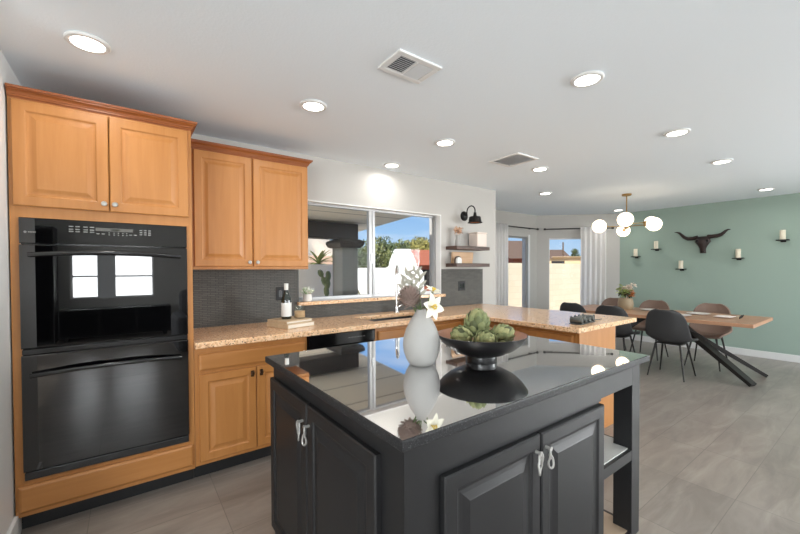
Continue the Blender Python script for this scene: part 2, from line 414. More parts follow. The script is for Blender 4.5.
# ------------------------------------------------------------------ room shell
YB, CEIL, XG = 3.33, 2.4517, 7.806
XL, YR, XF = -.482, -4.6, -2.6
poly = [(XF-.15, YR-.15), (XG+.15, YR-.15), (XG+.15, 3.34), (6.78, 4.55), (3.95, 4.55), (3.95, 3.48), (-.63, 3.48), (-.63, 2.1), (XF-.15, 2.1)]
struct(MB().prism(poly, -.12, 0).build('floor', floorm))
struct(MB().prism(poly, CEIL, CEIL+.2).build('ceiling', ceilm))
WX0, WX1, WZ0, WZ1 = 1.275, 3.08, 1.075, 2.035
def wall_with_opening(name, m, f, u0, u1, t, opens, z0=0, z1=CEIL):
    """one wall; f maps (u, v, w) with w going outwards through the wall"""
    mb = MB(); us = sorted(opens)
    def bx(a, b, c, d):
        if b-a < 1e-4 or d-c < 1e-4: return
        R = [[f(a, c, w), f(b, c, w), f(b, d, w), f(a, d, w)] for w in (0, t)]; mb.loft(R)
    cur = u0
    for a, b, c, d in us:
        bx(cur, a, z0, z1); bx(a, b, z0, c); bx(a, b, d, z1); cur = b
    bx(cur, u1, z0, z1)
    return struct(mb.build(name, m))
wall_with_opening('wall_back', wallm, lambda u, v, w: V((u, YB+w, v)), -.63, 4.10, .15, [(WX0, WX1, WZ0, WZ1)])
struct(box('wall_bay_return', wallm, 3.95, 4.10, YB+.15, 4.55, 0, CEIL))
BW = (5.62, 6.42, .45, 2.0)
wall_with_opening('wall_bay', wallm, lambda u, v, w: V((u, 4.40+w, v)), 4.10, 6.72, .15, [BW])
D0 = V((6.70, 4.40, 0)); DU = V((1, -1, 0)).normalized(); DN = V((1, 1, 0)).normalized()
DLEN = (XG - 6.70)*math.sqrt(2)
def FD(u, v, w): return D0 + DU*u + DN*w + V((0, 0, v))
DW = (.235, .98, .45, 1.995)
wall_with_opening('wall_bay_diagonal', wallm, FD, 0, DLEN+.02, .15, [DW])
gw = lambda u, v, w: V((XG+w, u, v))
GW = (-4.4, -2.6, .5, 2.1)
wall_with_opening('wall_right', greenm, gw, YR-.15, 3.30, .15, [GW])
struct(box('wall_left', white, -.63, XL, 1.96, YB, 0, CEIL))  # lighter paint than the other walls, in place of light it lacks
struct(box('wall_family_front', wallm, XF, -.63, 1.96, 2.10, 0, CEIL))
fl = lambda u, v, w: V((XF-w, u, v))
LW = (-3.5, -.5, .5, 2.1)
wall_with_opening('wall_family_left', wallm, fl, YR, 2.10, .15, [LW])
RW = [(-.92, .48, .80, 1.72), (2.0, 5.0, .03, 2.1), (5.7, 7.3, .6, 2.1)]
wall_with_opening('wall_rear', wallm, lambda u, v, w: V((u, YR-w, v)), XF-.15, XG+.15, .15, RW)
# baseboards
struct(box('baseboard_right', white, XG-.016, XG, YR, 3.30, 0, .105, bevel=.004))
struct(box('baseboard_left', white, XL, XL+.016, 1.96, 2.752, 0, .115, bevel=.004))
struct(box('baseboard_bay', white, 4.10, 6.69, 4.384, 4.40, 0, .105, bevel=.004))

# windows -------------------------------------------------------------
def frame_bars(f, u0, u1, v0, v1, t, w0, w1, extra=()):
    mb = MB()
    def b(a, c, d, e): mb.loft([[f(a, d, w), f(c, d, w), f(c, e, w), f(a, e, w)] for w in (w0, w1)])
    b(u0, u0+t, v0, v1); b(u1-t, u1, v0, v1); b(u0+t, u1-t, v0, v0+t); b(u0+t, u1-t, v1-t, v1)
    for q in extra: b(*q)
    return mb
def window(name, f, u0, u1, v0, v1, m, t=.035, w0=.10, w1=.14, extra=(), kind='window'):
    o = frame_bars(f, u0, u1, v0, v1, t, w0, w1, extra).build(name, m); struct(o)
    wm = (w0+w1)/2
    g = MB().loft([[f(u0+t*.5, v0+t*.5, w), f(u1-t*.5, v0+t*.5, w), f(u1-t*.5, v1-t*.5, w), f(u0+t*.5, v1-t*.5, w)] for w in (wm, wm+.003)])
    g.build('window_pane', glass, o)
    return o
fb = lambda u, v, w: V((u, YB+w, v))
wk = window('window_1', fb, WX0, WX1, WZ0, WZ1, alu, .03, .085, .135, extra=[(2.108, 2.142, WZ0+.03, WZ1-.03), (2.150, 2.182, WZ0+.03, WZ1-.03)])
MB().box(2.130, 2.142, YB+.07, YB+.085, 1.45, 1.54).build('window_latch', chrome, wk)
window('window_2', lambda u, v, w: V((u, 4.40+w, v)), *BW, alu, .022, .06, .11)
struct(MB().loft([[V((6.405, 4.392, z)), V((6.46, 4.392, z)), V((6.46, 4.40, z)), V((6.405, 4.40, z))] for z in (.4, 2.05)]).build('trim_1', white))
window('window_3', FD, *DW, vinyl, .025, .06, .11)
fr = lambda u, v, w: V((u, YR-w, v))
window('window_4', fr, *RW[0], vinyl, .03, .05, .1, extra=[(-.5, -.2, .83, 1.69), (-.9, -.5, 1.24, 1.27), (-.2, .46, 1.24, 1.27)])
window('door_1', fr, *RW[1], vinyl, .06, .05, .1, extra=[(3.46, 3.54, .09, 2.04)])
window('added_window_left', fl, *LW, vinyl, .04, .05, .1, extra=[(-2.02, -1.98, .54, 2.06)])  # unseen window added on the left to spread the fill light
window('added_window_right', gw, *GW, vinyl, .04, .05, .1, extra=[(-3.52, -3.48, .54, 2.06)])  # unseen window added so fill light reaches the left wall
window('window_5', fr, *RW[2], vinyl, .04, .05, .1, extra=[(6.48, 6.52, .64, 2.06)])

struct(box('added_lining_side', white, WX1-.012, WX1-.001, YB-.002, YB+.084, WZ0, WZ1-.001))  # white board added to brighten the side of the window reveal
struct(box('added_lining_top', white, WX0+.001, WX1-.012, YB-.002, YB+.084, WZ1-.012, WZ1-.001))  # white board added to brighten the top of the reveal
# backsplash and granite ledge -------------------------------------------
LZ = 1.075
bs = MB()
bs.box(.338, WX0+.004, YB-.012, YB, .914, 1.376)
bs.box(WX0+.004, WX1, YB-.012, YB, .914, LZ-.034)
bs.box(WX1, 3.82, YB-.012, YB, .914, 1.375)
struct(bs.build('trim_2', splashm))
led = box('window_ledge', granite, WX0-.012, WX1+.03, YB-.05, YB+.084, LZ-.034, LZ-.001, bevel=.005)
tag(led, 'polished tan granite ledge running along the bottom of kitchen window', 'window ledge')

# ------------------------------------------------------------------ oven cabinet
OX0, OX1, OY = -.476, .336, 2.684
oc = thing('oven_cabinet', 'tall honey maple cabinet standing at left wall around the black double oven', 'cabinet', (0, 2.9, 0))
cz = 2.262
mb = MB()
mb.box(OX0, OX0+.02, OY, YB-.001, .1, cz); mb.box(OX1-.02, OX1, OY, YB-.001, .1, cz)
mb.box(OX0+.02, OX1-.02, YB-.02, YB-.001, .1, cz)
mb.box(OX0+.02, OX1-.02, OY+.02, YB-.02, cz-.02, cz); mb.box(OX0+.02, OX1-.02, OY+.02, YB-.02, .1, .12)
mb.box(OX0+.02, OX1-.02, OY+.02, YB-.02, 1.67, 1.69); mb.box(OX0+.02, OX1-.02, OY+.02, YB-.02, .26, .28)
mb.build('carcass', maple, oc)
ff = MB()
ff.box(OX0, -.441, OY-.002, OY+.02, .1, cz); ff.box(.304, OX1, OY-.002, OY+.02, .1, cz)
ff.box(-.441, .304, OY-.002, OY+.02, 1.648, 1.72); ff.box(-.441, .304, OY-.002, OY+.02, cz-.03, cz)
ff.box(-.441, .304, OY-.002, OY+.02, .1, .282)
ff.build('face_frame', maple, oc)
f = FY(OY-.002)
def knob(x, y, z, parent, axis='y'):
    mb = MB()
    if axis == 'y':
        mb.lathe([(.006, 0), (.006, -.012), (.012, -.016), (.0145, -.022), (.012, -.028), (0, -.030)], (x, y, z), 14, 'y')
    return mb.build('knob', pewter, parent, smooth=50)
def drop_pull(x, y, z, parent):
    mb = MB(); mb.obox((x, y-.003, z), (1, 0, 0), (0, 1, 0), (0, 0, 1), .011, .003, .022)
    mb.obox((x, y-.014, z+.004), (1, 0, 0), (0, 1, 0), (0, 0, 1), .009, .012, .009)
    return mb.build('pull', bronze, parent, bevel=.003)
d1 = raised(f, -.462, -.077, 1.705, 2.243, 'door', maple, oc); knob(-.098, OY-.022, 1.745, d1)
d2 = raised(f, -.073, .316, 1.705, 2.243, 'door', maple, oc); knob(-.05, OY-.022, 1.745, d2)
slab(f, -.464, .324, .125, .262, 'bottom_panel', maple_h, oc)
def crown(x0, x1, yf, yb, z0, parent, left_end, right_end):
    """stepped cornice, mitred at the ends that stand free"""
    prof = [(0, -.004), (.006, -.002), (.006, .006), (.010, .008), (.012, .014), (.018, .020), (.026, .025), (.026, .030), (.032, .032), (.034, .040)]
    mb = MB(); rings = []
    for o, z in [(-.006, -.022)] + prof + [(.034, .044), (-.02, .044)]:
        a = x0 - (o if left_end else 0); b = x1 + (o if right_end else 0)
        rings.append([V((a, yb, z0+z)), V((a, yf-o, z0+z)), V((b, yf-o, z0+z)), V((b, yb, z0+z))])
    return mb.loft(rings).build('crown_moulding', crownm, parent)
crown(OX0, OX1, OY-.004, YB-.001, cz, oc, False, True)
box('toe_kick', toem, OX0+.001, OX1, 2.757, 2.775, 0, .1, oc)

# double oven ---------------------------------------------------------
ov = thing('double_wall_oven', 'black glass double wall oven with bowed handles set in the maple cabinet', 'oven', (-.0685, 2.9, .285))
FYO = OY-.004
box('oven_body', ovenb, -.438, .301, FYO+.005, YB-.03, .290, 1.644, ov)
fo = FY(FYO+.005)
cpn = MB().panel(fo, -.441, .304, 1.515, 1.647, [(0, 0), (0, .018), (.003, .021)]).build('control_panel', oveng, ov)
yp = FYO+.005-.021
fp = FY(yp)
def mark(u0, u1, v0, v1, m=markm, n='button', p=cpn):
    return MB().panel(fp, u0, u1, v0, v1, [(0, 0), (0, .0006)]).build(n, m, p)
mark(-.138, .03, 1.594, 1.612, dispm, 'display')
mark(-.07, -.03, 1.599, 1.607, markm, 'clock_digits')
logo = MB().lathe([(.0001, 0), (.006, 0), (.006, -.0006), (.0001, -.0006)], (-.418, yp, 1.573), 16, 'y')
for k in range(5): logo.box(-.407+.006*k, -.4025+.006*k, yp-.0006, yp, 1.5705, 1.5765)
logo.build('emblem', markm, cpn)
for u0 in (-.25, -.223, -.19, -.163):
    for v in (1.609, 1.594, 1.582): mark(u0, u0+.019, v, v+.006)
for u0 in (-.135, -.112, .012, .034): mark(u0, u0+.014, 1.576, 1.581)
for u0 in (-.082, -.06, -.04, -.02, -.002): 
    mark(u0, u0+.006, 1.583, 1.588); mark(u0, u0+.006, 1.572, 1.577)
for u0 in (.062, .083, .104):
    for v in (1.605, 1.592, 1.580): mark(u0, u0+.013, v, v+.006)
def oven_door(z0, z1, hz, wz0, wz1):
    d = MB().panel(fo, -.441, .304, z0, z1, [(0, 0), (0, .024), (.004, .028)]).build('oven_door', oveng, ov)
    yd = FYO+.005-.028
    MB().panel(FY(yd), -.265, .165, wz0, wz1, [(0, 0), (0, .001)]).build('oven_window', oveng, d)
    pts = []; n = 22
    for i in range(n+1):
        t = i/n; x = -.405+.67*t; q = 1-(2*t-1)**2
        pts.append((x, yd-.024-.026*q, hz+.016*q))
    h = MB().tube(pts, .0115, 12)
    for x in (-.395, .255): h.tube([(x, yd, hz), (x, yd-.026, hz)], .010, 10)
    h.build('handle', ovenh, d, smooth=50)
    return d
oven_door(.972, 1.508, 1.455, 1.04, 1.40)
oven_door(.335, .935, .835, .42, .76)
box('vent_strip', ovenh, -.438, .301, FYO-.018, FYO+.005, .941, .966, ov, bevel=.003)
box('bottom_trim', ovenh, -.438, .301, FYO-.014, FYO+.005, .288, .329, ov, bevel=.004)

# ------------------------------------------------------------------ wall cabinet
UX0, UX1, UY, UZ0, UZ1 = .345, 1.255, 3.03, 1.378, 2.262
uc = thing('wall_cabinet', 'maple two-door upper cabinet hung on the wall over dark tile backsplash', 'cabinet', (.8, 3.2, UZ0))
mb = MB(); mb.box(UX0, UX1, UY, YB-.001, UZ0, UZ1); mb.build('carcass', maple, uc, bevel=.002)
f = FY(UY)
d1 = raised(f, UX0+.045, .790, UZ0+.022, UZ1-.02, 'door', maple, uc); knob(.765, UY-.02, UZ0+.055, d1)
d2 = raised(f, .800, UX1-.008, UZ0+.022, UZ1-.02, 'door', maple, uc); knob(.825, UY-.02, UZ0+.055, d2)
crown(UX0, UX1, UY-.004, YB-.001, UZ1, uc, False, True)

# ------------------------------------------------------------------ base cabinets
BY = 2.685
def carcass_box(mb, x0, x1, y0=BY, y1=YB-.02, z0=.105, z1=.872): mb.box(x0, x1, y0, y1, z0, z1)
bc = thing('base_cabinet', 'maple base cabinet with one drawer above two doors, beside the tall oven cabinet', 'cabinet', (.72, 3.0, 0))
mb = MB(); carcass_box(mb, .338, 1.095); mb.build('carcass', maple, bc, bevel=.002)
f = FY(BY)
slab(f, .362, 1.075, .722, .832, 'drawer', maple_h, bc)
d1 = raised(f, .362, .717, .132, .700, 'door', maple, bc); drop_pull(.690, BY-.02, .655, d1)
d2 = raised(f, .722, 1.075, .132, .700, 'door', maple, bc); drop_pull(.750, BY-.02, .655, d2)
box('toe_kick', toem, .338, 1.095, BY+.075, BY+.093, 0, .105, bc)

dw = thing('dishwasher', 'black built-in dishwasher under the granite counter next to the sink', 'dishwasher', (1.4, 3.0, 0))
box('tub', ovenb, 1.102, 1.698, BY+.01, YB-.05, .1, .868, dw)
box('door', ovenb, 1.103, 1.697, BY-.022, BY+.008, .115, .765, dw, bevel=.005)
cp2 = box('control_panel', ovenb, 1.103, 1.697, BY-.026, BY+.008, .772, .868, dw, bevel=.005)
for k in range(6):
    MB().box(1.44+.028*k, 1.452+.028*k, BY-.0266, BY-.026, .818, .823).build('button', markm, cp2)
box('toe_kick', toem, 1.102, 1.698, BY+.06, BY+.08, 0, .098, dw)

sc = thing('sink_cabinet', 'maple sink base cabinet below the kitchen window', 'cabinet', (2.25, 3.0, 0))
mb = MB(); mb.box(1.702, 2.845, BY, BY+.02, .105, .872); mb.box(1.702, 1.72, BY+.02, YB-.02, .105, .872); mb.box(2.60, 2.845, BY+.02, YB-.02, .105, .872); mb.box(1.72, 2.6, BY+.02, YB-.02, .105, .125)
mb.build('carcass', maple, sc)
slab(f, 1.735, 2.74, .735, .84, 'false_front', maple_h, sc)
d = raised(f, 1.735, 2.232, .132, .712, 'door', maple, sc); drop_pull(2.20, BY-.02, .66, d)
d = raised(f, 2.242, 2.74, .132, .712, 'door', maple, sc); drop_pull(2.27, BY-.02, .66, d)
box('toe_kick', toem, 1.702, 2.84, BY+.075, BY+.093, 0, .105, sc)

PX0, PX1, PY0 = 2.855, 3.475, 1.50
pc = thing('peninsula_cabinet', 'maple peninsula cabinet with plain end panel facing the dining area', 'cabinet', (3.1, 2.2, 0))
box('carcass', maple, PX0, PX1, PY0+.02, 2.68, .105, .872, pc)
box('end_panel', maple, PX0+.005, PX1+.002, PY0, PY0+.02, 0, .872, pc, bevel=.002)
box('back_panel', toem, PX1, PX1+.025, PY0+.006, 2.68, 0, .872, pc)
f = FX(PX0)
for a, b in ((1.545, 2.08), (2.10, 2.64)):
    slab(f, a, b, .735, .84, 'drawer', maple_h, pc)
    raised(f, a, b, .132, .712, 'door', maple, pc)
box('toe_kick', toem, PX0+.07, PX0+.09, PY0+.02, 2.67, 0, .105, pc)

# worktop with undermount sink ---------------------------------------------
CZ0, CZ1 = .874, .914
SX0, SX1, SY0, SY1 = 1.76, 2.44, 2.77, 3.13
wt = MB()
def wt_edge(poly_): wt.prism(poly_, CZ0, CZ1)
CF = 2.625
xs = [.338, SX0, SX1, 2.78, 3.82]; ys = [1.46, CF, SY0, SY1, YB-.013]
outline = [(.338, CF), (2.78, CF), (2.78, 1.46), (3.82, 1.46), (3.82, YB-.013), (.338, YB-.013)]
cells = [(i, j) for i in range(4) for j in range(4) if not (j == 0 and i < 3) and not (i == 1 and j == 2)]
vt = {}
def vv(x, y, z):
    k = (round(x, 4), round(y, 4), z)
    if k not in vt: vt[k] = wt.bm.verts.new((x, y, z))
    return vt[k]
for i, j in cells:
    for z in (CZ0, CZ1): wt.bm.faces.new([vv(xs[i], ys[j], z), vv(xs[i+1], ys[j], z), vv(xs[i+1], ys[j+1], z), vv(xs[i], ys[j+1], z)])
cs = set(cells)
for i, j in cells:
    for di, dj, a, b in ((-1, 0, (i, j), (i, j+1)), (1, 0, (i+1, j), (i+1, j+1)), (0, -1, (i, j), (i+1, j)), (0, 1, (i, j+1), (i+1, j+1))):
        if (i+di, j+dj) not in cs:
            p, q = (xs[a[0]], ys[a[1]]), (xs[b[0]], ys[b[1]])
            wt.bm.faces.new([vv(*p, CZ0), vv(*q, CZ0), vv(*q, CZ1), vv(*p, CZ1)])
o = wt.build('worktop', granite, bevel=.006)
tag(o, 'speckled tan granite worktop running under window and out over the peninsula', 'worktop')
sk = MB(); n = .012
sk.box(SX0-n, SX1+n, SY0-n, SY1+n, .70, .712)
sk.box(SX0-n, SX0, SY0-n, SY1+n, .712, CZ0-.001); sk.box(SX1, SX1+n, SY0-n, SY1+n, .712, CZ0-.001)
sk.box(SX0, SX1, SY0-n, SY0, .712, CZ0-.001); sk.box(SX0, SX1, SY1, SY1+n, .712, CZ0-.001)
sink = thing('sink', 'steel undermount sink basin sunk into the granite below window', 'sink', (2.1, 2.95, .70))
sk.build('basin', steel, sink)
MB().lathe([(0, 0), (.04, 0), (.042, .004), (.03, .005), (0, .003)], (2.1, 2.95, .712), 20).build('drain', chrome, sink, smooth=40)
fx, fy = 2.32, 3.215
fa = thing('faucet', 'tall chrome gooseneck faucet standing behind the sink', 'faucet', (fx, fy, CZ1))
MB().lathe([(.028, 0), (.028, .012), (.02, .03), (.018, .06)], (fx, fy, CZ1), 20).build('base', chrome, fa, smooth=40)
dirx, diry = -.45, -.80; l = math.hypot(dirx, diry); dirx /= l; diry /= l
pts = [V((fx, fy, CZ1+.05)), V((fx, fy, 1.30))]
pts += arc(V((fx, fy, 1.32)) + V((dirx, diry, 0))*.09, .09, PI, 0, V((dirx, diry, 0)), V((0, 0, 1)), 14)
e = pts[-1]; pts += [e + V((0, 0, -.03)), e + V((0, 0, -.12))]
MB().tube(pts, .012, 12).build('spout', chrome, fa, smooth=50)
MB().tube([e+V((0, 0, -.10)), e+V((0, 0, -.19))], .016, 12).build('spray_head', chrome, fa, smooth=50)
MB().tube([(fx+.02, fy, CZ1+.055), (fx+.075, fy, CZ1+.075)], [.009, .006], 10).build('lever', chrome, fa, smooth=50)

# ------------------------------------------------------------------ island
IX0, IX1, IY0, IY1 = .60, 2.135, .80, 1.915
isl = thing('kitchen_island', 'black painted island cabinet with raised panel doors and open end shelves', 'kitchen island', (1.3, 1.35, 0))
EX = 1.70     # the open shelf bay starts here
body = MB(); body.box(IX0+.001, EX, IY0+.001, IY1, .0, .898); body.build('body', blackp, isl)
ff = MB()
# front face frame and apron
ff.box(IX0, .728, IY0-.002, IY0+.001, 0, .898); ff.box(.728, EX+.012, IY0-.002, IY0+.001, .775, .898); ff.box(.728, EX, IY0-.002, IY0+.001, 0, .05)
ff.build('face_frame', blackp, isl)
box('apron', blackp, EX, 2.045, IY0, IY0+.022, .785, .898, isl)
MB().box(EX, 2.045, IY1-.022, IY1, .785, .898).build('apron', blackp, isl)
MB().box(IX1-.022, IX1, IY0+.09, IY1-.09, .785, .898).build('apron', blackp, isl)
for x0, y0 in ((2.045, IY0), (2.045, IY1-.09)):
    box('corner_post', blackp, x0, IX1, y0, y0+.09, 0, .898, isl, bevel=.002)
sh = box('shelf', blackp, EX, IX1-.004, IY0+.002, IY1-.002, .40, .45, isl)
MB().box(EX+.001, IX1-.03, IY0+.02, IY1-.02, .45, .456).build('shelf_top', shelflight, sh)
sh2 = box('bottom_shelf', blackp, EX, IX1-.004, IY0+.002, IY1-.002, .0, .026, isl)
MB().box(EX+.001, IX1-.03, IY0+.02, IY1-.02, .026, .031).build('shelf_top', shelftan, sh2)
def loop_pull(f, u, v, parent, flip):
    """a twisted loop pull: a post with a slim folded ring hanging from it"""
    pts = []
    for i in range(25):
        a = 2*PI*i/24; x = .0125*math.sin(a)*(1.0 if math.cos(a) < 0 else .55); y = -.037+.037*math.cos(a)
        pts.append(f(u + flip*(x + .004*(y+.031)/.031), v + y, .020 + .004*math.sin(2*a)))
    mb = MB().tube(pts, .0040, 8, cap=False)
    pts2 = [f(u + flip*(.0045*math.sin(i*1.1)), v-.004-.009*i, .019+.003*math.cos(i*1.1)) for i in range(5)]
    mb.tube(pts2, .0032, 8)
    p0 = [f(u, v, 0), f(u, v, .014), f(u, v, .024)]
    mb.tube(p0, [.006, .006, .0085], 10)
    return mb.build('handle', pewter, parent, smooth=60)
fI = FY(IY0-.002)
d = raised(fI, .732, 1.209, .06, .768, 'door', blackp, isl, .022, .055, .034); loop_pull(FY(IY0-.024), 1.178, .714, d, 1)
d = raised(fI, 1.219, 1.700, .06, .768, 'door', blackp, isl, .022, .055, .034); loop_pull(FY(IY0-.024), 1.240, .714, d, -1)
fL = FX(IX0)
d = raised(fL, 1.433, 1.905, .06, .825, 'door', blackp, isl, .022, .055, .034); loop_pull(FX(IX0-.022), 1.465, .748, d, 1)
d = raised(fL, .912, 1.423, .06, .825, 'door', blackp, isl, .022, .055, .034); loop_pull(FX(IX0-.022), 1.400, .748, d, -1)
it = MB().box(.563, 2.145, .757, 1.905+.03, .8985, .930).build('island_worktop', [blackgranite, dulled], None, bevel=.005)
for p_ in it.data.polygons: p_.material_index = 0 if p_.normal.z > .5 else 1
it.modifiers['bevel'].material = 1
tag(it, 'polished black granite slab with fine flecks on top of the island', 'worktop')
IT = .930

# ------------------------------------------------------------------ ceiling lights and vents
cans = [(-.135, 2.291, 'recessed ceiling light above the tall oven cabinet'),
        (.997, 2.30, 'recessed ceiling light in front of the maple wall cabinet'),
        (2.184, 2.31, 'recessed ceiling light between kitchen sink and island'),
        (2.21, 3.13, 'recessed ceiling light close to wall right above kitchen window'),
        (3.587, 2.32, 'recessed ceiling light over the peninsula counter beside the plain flat vent'),
        (4.80, 3.02, 'recessed ceiling light over the bay between peninsula and curtained windows'),
        (2.114, 1.071, 'large-looking recessed ceiling light above the open shelf end of island'),
        (3.518, 1.067, 'recessed ceiling light over open floor between island and dining table'),
        (4.836, 1.085, 'recessed ceiling light over open floor just before the dining table'),
        (7.04, 1.11, 'recessed ceiling light nearest the green wall, above right candle'),
        (7.278, 3.10, 'recessed ceiling light behind the globe chandelier by the green wall corner'),
        (.80, 1.07, 'recessed ceiling light at top edge of the photo above island')]
proto = None
for x, y, lab in cans:
    if proto is None:
        proto = thing('recessed_light', lab, 'ceiling light', (0, 0, CEIL), group='recessed ceiling lights')
        MB().lathe([(.064, -.002), (.086, -.001), (.088, -.006), (.082, -.012), (.066, -.013)] + [(.064, -.009)], (0, 0, 0), 40, cap=False).build('trim_ring', white, proto, world=False, smooth=40)
        MB().lathe([(0, -.001), (.066, -.001), (.066, -.010), (0, -.010)], (0, 0, 0), 40).build('lens', lightdisc, proto, world=False)
        o = proto
    else: o = copy_tree(proto)
    o.location = (x, y, CEIL); o['label'] = lab
def can_lamp(x, y):
    l = bpy.data.lights.new('can_beam', 'AREA'); l.shape = 'DISK'; l.size = .13; l.energy = CAN_W; l.color = (1, .965, .92); l.spread = math.radians(165)
    lo = bpy.data.objects.new('can_beam', l); C.objects.link(lo); lo.location = (x, y, CEIL-.016)
for x, y, _ in cans: can_lamp(x, y)
for x in (.8, 3.4, 6.0):
    o = copy_tree(proto); o.location = (x, -1.6, CEIL); o['label'] = 'recessed ceiling light in the family room ceiling behind the viewpoint'
    o['group'] = 'family room recessed lights'; can_lamp(x, -1.6)

v1 = thing('ceiling_vent', 'white ceiling air register with one dark half above the island', 'air vent', (1.23, 1.567, CEIL))
vx0, vx1, vy0, vy1 = 1.083, 1.367, 1.463, 1.669
mb = MB()
mb.box(vx0, vx1, vy0, vy0+.034, CEIL-.012, CEIL); mb.box(vx0, vx1, vy1-.034, vy1, CEIL-.012, CEIL)
mb.box(vx0, vx0+.036, vy0+.034, vy1-.034, CEIL-.012, CEIL); mb.box(vx1-.036, vx1, vy0+.034, vy1-.034, CEIL-.012, CEIL); mb.box(1.218, 1.232, vy0+.034, vy1-.034, CEIL-.012, CEIL)
mb.build('frame', white, v1, bevel=.004)
box('cavity', ventdark, vx0+.02, vx1-.02, vy0+.02, vy1-.02, CEIL-.0045, CEIL-.001, v1)
for a, b, sg in ((vx0+.036, 1.218, 1), (1.232, vx1-.036, -1)):
    mb = MB(); k = 9
    for i in range(k):
        yy = vy0+.034+(vy1-vy0-.068)*(i+.5)/k
        mb.obox(((a+b)/2, yy, CEIL-.008), (1, 0, 0), (0, .8, .6*sg), (0, -.6*sg, .8), (b-a)/2, .007, .0008)
    mb.build('louvre_bank', louver, v1)
v2 = thing('ceiling_vent', 'plain flat white ceiling vent over the peninsula', 'air vent', (3.08, 2.28, CEIL))
mb = MB(); vx0, vx1, vy0, vy1 = 2.915, 3.245, 2.11, 2.46
mb.box(vx0, vx1, vy0, vy0+.03, CEIL-.012, CEIL); mb.box(vx0, vx1, vy1-.03, vy1, CEIL-.012, CEIL)
mb.box(vx0, vx0+.03, vy0+.03, vy1-.03, CEIL-.012, CEIL); mb.box(vx1-.03, vx1, vy0+.03, vy1-.03, CEIL-.012, CEIL)
mb.build('frame', white, v2, bevel=.004)
mb = MB()
for i in range(12):
    xx = vx0+.03+(vx1-vx0-.06)*(i+.5)/12
    mb.obox((xx, (vy0+vy1)/2, CEIL-.008), (.97, 0, .24), (0, 1, 0), (-.24, 0, .97), .0123, (vy1-vy0)/2-.03, .0008)
mb.build('louvre_bank', louver, v2)

# ------------------------------------------------------------------ island top: vase, bowl, artichokes
vx, vy = 1.10, 1.325
va = thing('flower_vase', 'white egg-shaped stoneware vase on the black island top', 'vase', (vx, vy, IT))
prof = [(0, .002), (.046, 0), (.058, .006), (.072, .03), (.083, .062), (.0865, .095), (.083, .13), (.072, .165), (.055, .20), (.038, .228), (.026, .246), (.022, .256), (.016, .254), (.018, .238), (.03, .21), (0, .19)]
MB().lathe(prof, (vx, vy, IT), 40).build('vessel', ceramic, va, smooth=60)
top = V((vx, vy, IT+.25))
CR = V((math.cos(YAW), -math.sin(YAW), 0)); CF_ = V((math.sin(YAW), math.cos(YAW), 0)); UP = V((0, 0, 1))
def rel(a, b, c): return top + CR*a + CF_*b + UP*c       # right, away, up
# lilies
def lily(center, d, size, name='white_lily', label=None):
    d = V(d).normalized(); a = d.cross(UP).normalized(); b = a.cross(d).normalized()
    mb = MB()
    for k in range(6):
        an = 2*PI*k/6 + .3; out = a*math.cos(an) + b*math.sin(an)
        base = V(center); L = size*(1 if k % 2 else .94)
        mb.leaf(base, (out*.80 + d*.60), d, L, L*.31, .35, 7)
    st = MB().tube([V(center)-d*.10 + UP*-.03, V(center)-d*.04, V(center)], [.003, .003, .006], 8)
    o = mb.build(name, petal, None, smooth=60, recalc=False)
    tag(o, label, 'flower')
    st.build('stem', stemgreen, o, smooth=60)
    m2 = MB()
    for k in range(6):
        an = 2*PI*k/6; p = V(center)+d*size*.45 + (a*math.cos(an)+b*math.sin(an))*size*.14
        m2.tube([V(center), p], .0015, 6); m2.sphere(p, .0045, 8)
    m2.build('stamens', stamen, o, smooth=60)
    return o
lily(rel(.040, -.035, .022), -CF_*.75 + CR*.6 + UP*.05, .066, label='open white lily with yellow stamens hanging at vase lip')
lily(rel(.052, .01, .085), CR*.4 - CF_*.3 + UP*.9, .045, label='pale half-open lily behind the open lily in the egg vase')
# protea ball
pb = rel(-.055, .0, .058)
mb = MB()
for i in range(150):
    z = 1-2*(i+.5)/150; an = i*2.39996; r_ = math.sqrt(max(0, 1-z*z)); n_ = V((r_*math.cos(an), r_*math.sin(an), z))
    mb.leaf(pb+n_*.032, n_*.55+UP*.5, n_, .034, .0085, -.15, 3)
mb.sphere(pb, .040, 14)
o = mb.build('protea_bloom', proteam, None, smooth=60, recalc=False); tag(o, 'dusky brown protea flower head at the vase mouth', 'flower')
MB().tube([top+V((0, 0, -.06)), pb], .004, 8).build('stem', stemgreen, o)
# silver foliage
mb = MB(); st = MB()
for (a, b, c, ln) in ((-.070, .0, .165, 1), (-.050, -.01, .15, .9), (-.030, .02, .175, 1), (-.008, .0, .155, .9), (-.088, .02, .12, .8)):
    tip = rel(a, b, c); base = top + V((0, 0, -.05)); mid = base.lerp(tip, .5) + CR*(a*.25)
    pts = [base, top, mid, tip]; st.tube(pts, [.003, .003, .0025, .0015], 6)
    for k in range(6):
        t = k/5; p = mid.lerp(tip, t) if k else mid; sgn = 1 if k % 2 else -1
        mb.leaf(p, CR*sgn*.8 + UP*.7 + CF_*random.uniform(-.5, .5), -CF_, .048*ln, .0075, random.uniform(-.2, .3), 5)
    mb.leaf(tip, UP+CR*random.uniform(-.4, .4), -CF_, .042, .0075, .1, 5)
o = mb.build('foliage_spray', silverleaf, None, smooth=60, recalc=False); tag(o, 'silvery grey leaf sprays rising from the egg-shaped vase', 'foliage')
st.build('stems', stemgreen, o, smooth=60)

